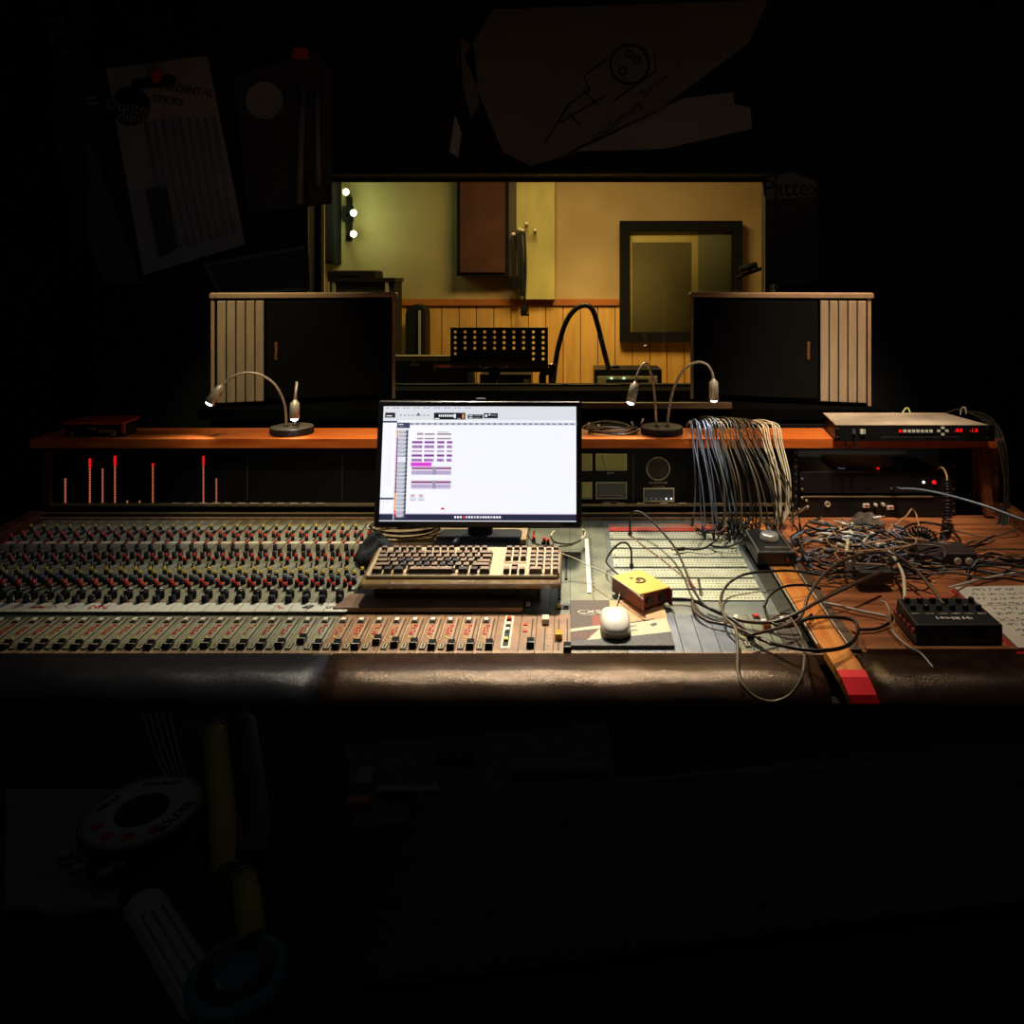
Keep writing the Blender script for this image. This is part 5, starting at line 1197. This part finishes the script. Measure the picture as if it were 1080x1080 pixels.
# pile cables -------------------------------------------------
def wob(x,y,h): return Vector((x,y,sz(y)+h))
kinds=[(cabk,'black','.0034',.0034),(cabb,'blue-grey','',.0028),(cabg,'dark grey','',.003),(cabk,'black','',.003),(cabt,'tan','',.0025),(cabbr,'brown','',.003),(cabb,'blue-grey','',.003)]
for k in range(92):
    rr=random.Random(100+k); cx_=rr.gauss(.79,.08); cy_=rr.gauss(2.04,.075); a0=rr.uniform(0,2*PI); r1=rr.uniform(.035,.15); r2=rr.uniform(.02,.075); n_=rr.choice((4,5,6,7)); da=rr.uniform(.4,.95)
    h0=.006+.05*max(0,1-abs(cx_-.8)/.22)*rr.random(); pts=[]
    ori=rr.uniform(-.6,.5)
    for j in range(n_):
        a=a0+j*da+rr.uniform(-.25,.25); u_=r1*math.cos(a); v_=r2*math.sin(a)
        x=cx_+u_*math.cos(ori)-v_*math.sin(ori)+rr.uniform(-.012,.012); y=cy_+u_*math.sin(ori)*.7+v_*math.cos(ori)+rr.uniform(-.012,.012)
        x=min(max(x,.63),1.22); y=min(max(y,1.86),2.30); pts.append(wob(x,y,h0+rr.uniform(0,.022)))
    mt,nm,_,r=kinds[k%7]
    cable(pts,r*rr.uniform(.6,.9),mt,nm+' cable in the tangled pile on the right desk',nm+' cables in the tangled pile',name='tangled_cable',n=6,plug=[0] if k%6==0 else None,sub=5)
for k in range(28):   # short straight pieces: plug bodies and sleeves lying in the pile
    rr=random.Random(400+k); x=rr.gauss(.79,.06); y=rr.gauss(2.07,.05); a=rr.uniform(0,PI); L_=rr.uniform(.018,.034)
    p=wob(x,y,.03+rr.uniform(0,.035)); q_=p+Vector((L_*math.cos(a),L_*math.sin(a)*.8,rr.uniform(-.01,.01)))
    mt,nm=((silver,'silver'),(white_t,'white'),(bluec,'blue-grey'))[k%3]
    tag(MB().cyl(p,q_,.0042,8).cyl(q_,q_+(q_-p).normalized()*.012,.002,6,1).build('jack_plug',[mt,silver],world=True),nm+' jack plug lying in the tangled cable pile','plug',nm+' plugs in the tangled pile')
for k in range(16):   # looser strands spreading right
    rr=random.Random(700+k); x=.85+rr.uniform(0,.12); y=2.0+rr.uniform(-.05,.16); pts=[]
    for j in range(6): pts.append(wob(min(x,1.32),min(max(y,1.88),2.29),.006+rr.uniform(0,.02))); x+=rr.uniform(.04,.10); y+=rr.uniform(-.055,.045)
    mt,nm=((cabk,'black'),(cabg,'dark grey'),(cabo,'olive-brown'),(cabk,'black'))[k%4]
    cable(pts,.0024,mt,nm+' cable strand spreading right from the pile across the desk',nm+' strands spreading right',name='tangled_cable',n=6,sub=5)
# traced individual cables
cable([pp(899,552,.03),pp(896,562,.04),pp(893,580,.05),pp(894,597,.045)],.0045,cabc,'cream vertical cable through the middle of the tangled pile')
tag(MB().rbox(pp(895,600,.045),(.014,.012,.045),.004).build('cable_label',[white_t],world=True),'white tape label wrapped on the cable in the middle of the pile','label')
cable([pp(937,580,.05),pp(944,590,.05),pp(952,605,.05),pp(954,622,.045),pp(954,634,.04)],.0042,cabc,'cream cable bending down beside the adapter box')
cable([pp(869,636,.012),pp(885,639,.012),pp(905,644,.012),pp(935,650,.012)],.0035,cabw,'white cable lying slantwise toward the small mixer')
cable([pp(790,700-30,.03),pp(840,655,.03),pp(853,628,.05),pp(868,607,.06),pp(888,592,.07),pp(915,583,.07),pp(940,584,.065),pp(962,597,.06),pp(980,617,.055),pp(996,638,.055)],.0036,cabbr,'brown cable arching high over the front of the tangled pile')
cable([pp(839,580,.03),pp(851,572,.04),pp(868,565,.05),pp(890,561,.055),pp(910,563,.05),pp(925,571,.03)],.003,cabt,'tan cable arching from the volume controller over the pile')
cable([pp(832,573,.02),pp(838,566,.03),pp(850,560,.035),pp(861,558,.03),pp(880,560,.025),pp(905,558,.02)],.0042,cabb,'thick blue-grey cable leaving the back of the volume controller')
cable([pp(838,592,.01),pp(850,587,.015),pp(862,584,.02),pp(875,588,.02)],.0042,cabb,'thick blue-grey cable at the right side of the volume controller')
cable([pp(845,590,.01),pp(870,600,.02),pp(895,603,.04),pp(930,597,.06),pp(960,588,.05),pp(1000,580,.03),pp(1040,574,.02)],.003,cabk,'black cable crossing the pile from left to far right')
# foreground loops over the fader panels
cable([pp(745,640,.012),pp(760,647,.012),pp(785,655,.014),pp(815,656,.02),pp(838,648,.035),pp(858,637,.045),pp(880,626,.05),pp(905,614,.06),pp(930,603,.06)],.0042,cabbr,'thick brown-black cable sweeping from the blank panels up to the pile')
cable([pp(700,632,.012),pp(727,632.5,.012),pp(745,640,.02),pp(770,652,.015),pp(800,673,.015),pp(830,682,.03),pp(860,686,.04),pp(885,684,.035),pp(900,676,.03),pp(905,664,.025),pp(899,654,.025),pp(880,651,.03),pp(855,652,.03),pp(838,658,.025)],.0040,cabk,'thick black cable looping over the wooden rail near the armrest')
cable([pp(730,632,.012),pp(733,645,.012),pp(747,655,.012),pp(766,659,.013),pp(790,668,.018),pp(815,680,.02)],.0036,cabbr,'brown-black cable loop on the blue-grey panels')
cable([pp(760,636,.015),pp(762,625,.02),pp(770,614,.03),pp(785,606,.04),pp(805,603,.04),pp(835,602,.035),pp(868,606,.03),pp(890,600,.05)],.0034,cabk,'black cable curving over the patchbay lower right corner')
LP=[pp(759,634,.03),pp(764,650,.03),pp(776,664,.03),pw(778,690,1.56),pw(778,706,1.47),pw(783,722,1.43),pw(796,735,1.42),pw(815,740,1.42),pw(833,733,1.42),pw(845,716,1.43),pw(848,700,1.46),pw(848,686,1.55),pp(844,668,.04),pp(834,652,.04)]
cable(LP,.0030,cabo,'thin cable hanging in a loop over the front of the armrest')
cable([pp(806,640,.03),pp(812,628,.04),pp(826,619,.045),pp(848,617,.04),pp(866,621,.035)],.0032,cabk,'black cable arcing over the upper end of the honey wood rail')
cable([pp(806,640,.02),pp(812,655,.02),pp(826,661,.02),pp(842,658,.025),pp(856,648,.03)],.0032,cabk,'black cable curl on the small right fader group')
cable([pp(905,664,.01),pp(925,663,.01),pp(940,655,.015),pp(940,648,.03)],.0034,cabk,'black cable lying flat on the brown desk left of the small mixer')
cable([pp(833,548,.01),pp(842,541,.05),pp(852,534,.11)],.0035,cabw,'short pale rod leaning up at the left of the rack bay',name='pale_rod',cat='rod',sub=3)
cable([pw(936,560,2.2),pw(955,545,2.25),pw(962,537,2.27),pw(967,545,2.25),pw(971,565,2.15)],.0024,cabt,'thin tan wire bent to a peak in front of the lower rack unit')
cable([pp(948,568,.02),pp(955,556,.03),pp(975,551,.03),pp(998,556,.03),pp(1010,566,.02),pp(1016,580,.012)],.0036,cabk,'thick black cable ring behind the curled coil')
cable([pp(1000,620,.03),pp(1030,612,.015),pp(1060,606,.012),pp(1085,602,.012)],.0028,cabw,'pale thin cable along the top of the notebook')

# ================================================================ FOREGROUND WORKBENCH
bench=empty('workbench',(0,.45,0),'dark workbench across the bottom foreground','workbench')
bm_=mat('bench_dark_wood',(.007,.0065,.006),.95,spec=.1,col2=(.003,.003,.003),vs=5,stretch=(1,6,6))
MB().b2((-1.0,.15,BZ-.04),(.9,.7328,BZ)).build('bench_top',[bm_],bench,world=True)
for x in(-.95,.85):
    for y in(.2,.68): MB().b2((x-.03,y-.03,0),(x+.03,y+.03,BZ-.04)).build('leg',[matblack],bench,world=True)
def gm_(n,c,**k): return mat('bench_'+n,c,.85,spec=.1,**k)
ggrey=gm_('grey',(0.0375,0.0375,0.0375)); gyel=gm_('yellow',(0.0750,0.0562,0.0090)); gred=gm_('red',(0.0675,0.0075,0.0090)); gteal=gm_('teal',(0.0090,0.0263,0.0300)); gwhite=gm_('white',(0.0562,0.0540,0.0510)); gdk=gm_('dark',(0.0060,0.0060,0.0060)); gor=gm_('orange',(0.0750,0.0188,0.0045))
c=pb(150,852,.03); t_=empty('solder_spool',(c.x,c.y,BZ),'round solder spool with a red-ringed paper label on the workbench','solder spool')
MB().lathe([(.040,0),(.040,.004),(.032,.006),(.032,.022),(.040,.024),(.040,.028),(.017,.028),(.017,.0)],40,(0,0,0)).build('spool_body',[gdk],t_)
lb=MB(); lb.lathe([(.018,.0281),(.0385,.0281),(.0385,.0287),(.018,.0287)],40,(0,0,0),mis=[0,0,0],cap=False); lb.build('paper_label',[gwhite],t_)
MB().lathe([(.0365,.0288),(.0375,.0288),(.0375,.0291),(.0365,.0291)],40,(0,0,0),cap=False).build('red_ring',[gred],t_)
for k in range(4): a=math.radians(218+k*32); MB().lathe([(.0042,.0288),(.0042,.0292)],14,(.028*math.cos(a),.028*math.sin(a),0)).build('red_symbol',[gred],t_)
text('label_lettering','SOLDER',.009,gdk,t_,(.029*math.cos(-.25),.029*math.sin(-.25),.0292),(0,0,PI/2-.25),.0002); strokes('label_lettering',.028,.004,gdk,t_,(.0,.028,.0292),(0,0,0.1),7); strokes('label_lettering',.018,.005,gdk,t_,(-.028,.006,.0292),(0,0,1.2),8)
def benchtube(a,b,r,m_,name,label,cat):
    p=pb(*a,r); q=pb(*b,r); t_=empty(name,(p+q)/2-Vector((0,0,r)),label,cat)
    MB().cyl(p,q,r,20).build('barrel',[m_],t_,world=True); MB().cyl(p+(p-q).normalized()*.001,p+(p-q).normalized()*.003,r*1.1,20).build('end_rim',[ggrey],t_,world=True); return t_
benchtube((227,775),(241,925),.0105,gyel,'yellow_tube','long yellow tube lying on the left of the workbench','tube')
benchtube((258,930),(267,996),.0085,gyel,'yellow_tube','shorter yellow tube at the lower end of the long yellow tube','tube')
# white handled tool
p=pb(152,955,.005); q=pb(215,1060,.005); t_=empty('folding_tool',p.lerp(q,.5)-Vector((0,0,.005)),'pale ribbed tool handle lying at the lower left of the workbench','hand tool')
d=(q-p); M=Matrix.Rotation(math.atan2(d.y,d.x),3,'Z')
MB().rbox((p+q)/2,(d.length+.02,.024,.010),.011,M=M,seg=6).build('handle',[gwhite],t_,world=True)
for k in range(3): n_=Vector((-d.y,d.x,0)).normalized()*(.006*(k-1)); MB().cyl(p+n_+Vector((0,0,.0052))+d*.15,q+n_+Vector((0,0,.0052)),.0008,6).build('ridge',[ggrey],t_,world=True)
# teal reel
c=pb(250,1025,.012); t_=empty('teal_reel',(c.x,c.y,BZ),'teal round reel lying at the lower end of the yellow tubes','reel')
MB().lathe([(.026,0),(.028,.004),(.028,.010),(.025,.013),(.012,.013),(.012,.009),(.003,.009)],32).build('reel_body',[gteal],t_); MB().lathe([(.013,.0132),(.022,.0132),(.022,.0136),(.013,.0136)],32,cap=False).build('reel_label',[gdk],t_)
# twist wires
for k in range(5):
    a=pb(150+k*7,752,.01); b=pb(166+k*6,800,.008); c_=pb(182+k*4,828,.006)
    tag(MB().tube([a,b,c_],.0010,6).build('twisted_wire',[ggrey],world=True),'thin pale wire fanned out above the solder spool','wire','wires above the solder spool')
# black bundled hose beside yellow tube
tag(MB().tube([pb(255,765,.012),pb(262,820,.012),pb(266,870,.012),pb(262,915,.012)],.012,12).build('black_sleeve',[gdk],world=True),'black ribbed sleeve lying beside the long yellow tube','sleeve')
# bag with connectors
def bagf(u_,v_):
    p=pb(5+u_*120,840+v_*130,0); return (p.x,p.y,BZ+.006+.006*math.sin(u_*9)*math.sin(v_*7)*.8)
tag(MB().sheet(bagf,14,10,0,.004).build('plastic_bag',[gm_('bag',(.03,.03,.03))],world=True),'clear plastic bag of small parts left of the solder spool','bag')
for k in range(5):
    p=pb(60+k*14,905+(k*37%23),.018); tag(MB().cyl(p,p+Vector((.008,.004,0)),.003,8).build('small_connector',[ggrey],world=True),'tiny metal connector on the plastic bag','connector','connectors on the plastic bag')
# circuit board
A,B,C_,D_=pb(365,790),pb(640,768),pb(655,846),pb(372,880)
t_=empty('circuit_board',(A+C_)/2,'dark circuit board with pale components at the back of the workbench','circuit board')
MB().prism([A,B,C_,D_],(0,0,.004)).build('board',[gm_('pcb',(.012,.013,.012))],t_,world=True)
for (x,y,w_,h_,m_) in((378,848,.018,.008,gor),(385,822,.014,.02,ggrey),(430,836,.05,.008,ggrey),(480,800,.03,.01,gdk),(590,812,.08,.012,gm_('chip',(.02,.02,.02)))):
    p=pb(x,y,.008); MB().rbox(p,(w_,h_,.009),.002).build('component',[m_],t_,world=True)
m=MB()
for (x0,y0,x1,y1) in((540,805,650,798),(540,830,650,820),(560,836,640,830)): p=pb(x0,y0,.0045); q=pb(x1,y1,.0045); m.tube([p,q],.0006,5,sub=1)
m.build('printed_lines',[ggrey],t_,world=True)
# woven cloth folds at the lower right
def clf(u_,v_):
    a=Vector((-.04,.56)); e=Vector((.45,.70)); 
    x=-.12+u_*.75; y=.43+v_*.16+u_*.10-.0; return (x,min(y,.725),BZ+.006+.006*math.sin((v_*3+u_*.5)*6)**2)
tag(MB().sheet(clf,24,24,0,.003).build('woven_cloth',[gm_('weave',(.022,.021,.02),var=.6,vs=300,bump=1.,bs=500)],world=True),'dark woven cloth lying in folds over the right of the workbench','cloth')

# ================================================================ THINGS ON THE DARK WALL
YP=3.2995
def wm(n,c,**k): return mat('wall_'+n,c,.9,spec=.05,**k)
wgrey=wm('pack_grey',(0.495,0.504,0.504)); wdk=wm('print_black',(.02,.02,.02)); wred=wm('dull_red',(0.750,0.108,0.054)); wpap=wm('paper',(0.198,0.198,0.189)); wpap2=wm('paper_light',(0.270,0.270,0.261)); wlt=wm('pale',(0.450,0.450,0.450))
def wq(px,py,d=0.): return pw(px,py,YP-d)
def wpoly(pts,th,m_,name,par=None,base=0.):
    return MB().prism([wq(x,y,base) for x,y in pts],(0,-th,0)).build(name,[m_],par,world=True)
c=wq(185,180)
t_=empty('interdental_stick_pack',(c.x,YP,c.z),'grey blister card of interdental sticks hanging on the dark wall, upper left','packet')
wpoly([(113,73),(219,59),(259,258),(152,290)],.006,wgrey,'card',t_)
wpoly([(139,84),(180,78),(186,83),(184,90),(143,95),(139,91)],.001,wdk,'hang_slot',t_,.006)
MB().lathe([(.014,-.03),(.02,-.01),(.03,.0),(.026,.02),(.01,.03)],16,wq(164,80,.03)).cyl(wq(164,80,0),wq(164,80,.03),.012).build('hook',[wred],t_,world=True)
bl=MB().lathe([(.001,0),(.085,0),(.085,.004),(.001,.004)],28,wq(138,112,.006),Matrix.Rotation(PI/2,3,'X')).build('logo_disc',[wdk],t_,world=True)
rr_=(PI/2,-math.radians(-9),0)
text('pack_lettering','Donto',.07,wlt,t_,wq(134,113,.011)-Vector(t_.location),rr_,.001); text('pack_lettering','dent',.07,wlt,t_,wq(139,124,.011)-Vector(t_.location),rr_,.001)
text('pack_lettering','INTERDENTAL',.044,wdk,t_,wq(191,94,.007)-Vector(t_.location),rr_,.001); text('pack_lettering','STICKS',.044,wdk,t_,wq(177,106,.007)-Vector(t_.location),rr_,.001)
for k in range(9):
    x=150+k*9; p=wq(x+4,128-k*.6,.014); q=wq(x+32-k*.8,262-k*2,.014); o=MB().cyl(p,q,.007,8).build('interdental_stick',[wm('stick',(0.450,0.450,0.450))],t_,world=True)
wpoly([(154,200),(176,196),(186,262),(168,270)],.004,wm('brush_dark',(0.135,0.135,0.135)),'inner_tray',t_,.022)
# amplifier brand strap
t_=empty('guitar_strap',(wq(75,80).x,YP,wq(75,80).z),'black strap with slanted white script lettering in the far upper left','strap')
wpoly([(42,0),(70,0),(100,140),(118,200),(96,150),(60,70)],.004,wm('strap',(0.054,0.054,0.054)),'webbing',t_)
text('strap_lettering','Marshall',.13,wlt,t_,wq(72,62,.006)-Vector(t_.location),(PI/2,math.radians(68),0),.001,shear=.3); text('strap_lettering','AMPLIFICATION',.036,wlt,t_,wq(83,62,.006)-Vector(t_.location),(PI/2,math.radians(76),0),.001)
t_=None
tag(wpoly([(55,80),(70,75),(150,300),(110,300),(60,160)],.003,wm('felt',(0.180,0.180,0.180),var=.5,vs=60),'felt_strip'),'faint grey felt strip beside the blister card','felt strip')
# loupe packet
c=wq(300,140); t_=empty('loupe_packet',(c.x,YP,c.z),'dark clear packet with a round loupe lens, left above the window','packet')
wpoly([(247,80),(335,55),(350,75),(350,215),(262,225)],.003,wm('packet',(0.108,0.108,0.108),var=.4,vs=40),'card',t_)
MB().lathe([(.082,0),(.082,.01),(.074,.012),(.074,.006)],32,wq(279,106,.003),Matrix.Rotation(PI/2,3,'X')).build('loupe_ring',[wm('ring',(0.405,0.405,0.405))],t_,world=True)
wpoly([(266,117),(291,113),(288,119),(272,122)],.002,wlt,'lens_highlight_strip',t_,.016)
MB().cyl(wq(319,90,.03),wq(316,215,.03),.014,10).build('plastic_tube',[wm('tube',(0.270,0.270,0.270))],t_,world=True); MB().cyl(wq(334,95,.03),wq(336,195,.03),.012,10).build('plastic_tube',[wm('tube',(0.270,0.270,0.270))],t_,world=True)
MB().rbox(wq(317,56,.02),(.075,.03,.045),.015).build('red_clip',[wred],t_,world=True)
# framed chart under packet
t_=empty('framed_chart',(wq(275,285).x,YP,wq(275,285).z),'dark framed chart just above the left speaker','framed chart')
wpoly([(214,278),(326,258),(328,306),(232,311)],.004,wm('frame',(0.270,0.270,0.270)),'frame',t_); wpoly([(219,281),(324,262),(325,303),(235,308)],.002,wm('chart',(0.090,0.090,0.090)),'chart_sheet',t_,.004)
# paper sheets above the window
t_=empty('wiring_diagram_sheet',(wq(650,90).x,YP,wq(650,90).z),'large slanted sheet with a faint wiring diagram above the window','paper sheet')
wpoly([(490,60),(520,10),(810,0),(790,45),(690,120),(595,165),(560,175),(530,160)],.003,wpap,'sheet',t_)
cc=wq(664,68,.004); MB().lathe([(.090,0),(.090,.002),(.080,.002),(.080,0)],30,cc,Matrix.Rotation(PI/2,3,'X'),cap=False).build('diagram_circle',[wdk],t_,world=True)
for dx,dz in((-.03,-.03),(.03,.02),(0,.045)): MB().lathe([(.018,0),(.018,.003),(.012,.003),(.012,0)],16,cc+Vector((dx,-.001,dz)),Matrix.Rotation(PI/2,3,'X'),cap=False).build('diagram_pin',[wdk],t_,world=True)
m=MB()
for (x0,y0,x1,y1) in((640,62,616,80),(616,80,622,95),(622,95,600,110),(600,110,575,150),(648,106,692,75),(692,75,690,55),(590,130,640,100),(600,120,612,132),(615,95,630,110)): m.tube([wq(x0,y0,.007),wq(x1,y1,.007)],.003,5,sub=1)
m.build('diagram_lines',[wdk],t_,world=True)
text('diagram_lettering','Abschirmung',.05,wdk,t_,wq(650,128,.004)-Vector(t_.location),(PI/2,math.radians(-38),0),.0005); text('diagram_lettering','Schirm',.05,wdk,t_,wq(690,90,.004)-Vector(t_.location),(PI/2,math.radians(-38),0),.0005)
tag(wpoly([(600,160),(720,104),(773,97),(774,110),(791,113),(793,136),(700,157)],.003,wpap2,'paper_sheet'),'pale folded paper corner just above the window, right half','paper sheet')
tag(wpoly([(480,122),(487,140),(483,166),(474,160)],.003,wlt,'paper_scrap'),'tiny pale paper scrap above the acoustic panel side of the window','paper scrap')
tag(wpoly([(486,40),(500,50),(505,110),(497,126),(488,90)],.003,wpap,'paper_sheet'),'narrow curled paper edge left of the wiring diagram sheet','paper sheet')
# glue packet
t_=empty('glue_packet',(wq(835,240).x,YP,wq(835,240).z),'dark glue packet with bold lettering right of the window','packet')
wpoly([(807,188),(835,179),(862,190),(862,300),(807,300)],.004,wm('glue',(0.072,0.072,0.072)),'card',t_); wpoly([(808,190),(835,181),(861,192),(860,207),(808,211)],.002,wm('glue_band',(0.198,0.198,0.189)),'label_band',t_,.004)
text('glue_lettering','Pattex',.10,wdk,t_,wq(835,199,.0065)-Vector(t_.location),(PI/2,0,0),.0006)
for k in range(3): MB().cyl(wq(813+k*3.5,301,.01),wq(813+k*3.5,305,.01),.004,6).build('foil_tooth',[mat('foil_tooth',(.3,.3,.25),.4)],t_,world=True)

# ================================================================ LIGHT
def area(name,loc,rot,sx_,sy_,e,col,spread=180):
    L=bpy.data.lights.new(name,'AREA'); L.shape='RECTANGLE'; L.size=sx_; L.size_y=sy_; L.energy=e; L.color=col; L.spread=math.radians(spread)
    o=bpy.data.objects.new(name,L); C.objects.link(o); o.location=loc; o.rotation_euler=rot; return o
def spot(name,loc,tgt,e,ang_,bl,col,soft=.05):
    L=bpy.data.lights.new(name,'SPOT'); L.energy=e; L.spot_size=math.radians(ang_); L.spot_blend=bl; L.color=col; L.shadow_soft_size=soft
    o=bpy.data.objects.new(name,L); C.objects.link(o); o.location=loc; o.rotation_euler=(Vector(loc)-Vector(tgt)).to_track_quat('Z','Y').to_euler(); return o
area('live_room_ceiling_lamp',(.1,5.0,2.85),(0,0,0),1.2,.5,58,(1.,.68,.30))
spot('live_room_wall_lamp',(.2,5.0,2.4),(.25,6.5,.7),85,62,.9,(1.,.68,.28),.1)
spot('live_room_pillar_lamp',(-.3,5.4,2.9),(-.3,6.4,1.7),12,50,.8,(1.,.88,.42),.08)
spot('ceiling_spot_centre',(.08,2.85,2.88),(.03,1.72,.74),470,32,1.,(1.,.86,.66),.06)
spot('ceiling_spot_left',(-.55,2.6,2.9),(-.52,1.84,.74),140,40,1.,(1.,.94,.72),.06)
spot('ceiling_spot_right',(.85,1.9,2.9),(.78,2.0,.76),90,38,1.,(1.,.86,.68),.06)
spot('ceiling_spot_shelf_left',(-.7,1.7,2.9),(-.72,2.42,1.03),125,32,1.,(1.,.86,.62),.06)
spot('ceiling_spot_shelf_right',(.8,1.7,2.9),(.82,2.42,1.03),180,34,1.,(1.,.85,.64),.06)
spot('ceiling_spot_speaker_left',(-1.1,2.0,2.8),(-1.22,2.85,1.25),60,32,1.,(1.,.88,.50),.06)
spot('ceiling_spot_speaker_right',(.95,2.0,2.8),(1.0,2.85,1.25),110,32,1.,(1.,.76,.52),.06)
area('studio_ambient',(0,.4,2.8),(0,0,0),2.5,1.5,2.6,(.85,.9,1.))
wd=bpy.data.worlds.new('world'); bpy.context.scene.world=wd; wd.use_nodes=True
wd.node_tree.nodes['Background'].inputs[0].default_value=(.02,.022,.03,1); wd.node_tree.nodes['Background'].inputs[1].default_value=.05
sc=bpy.context.scene
sc.view_settings.view_transform='Standard'; sc.view_settings.look='None'; sc.view_settings.exposure=0; sc.view_settings.gamma=1; sc.view_settings.use_curve_mapping=False
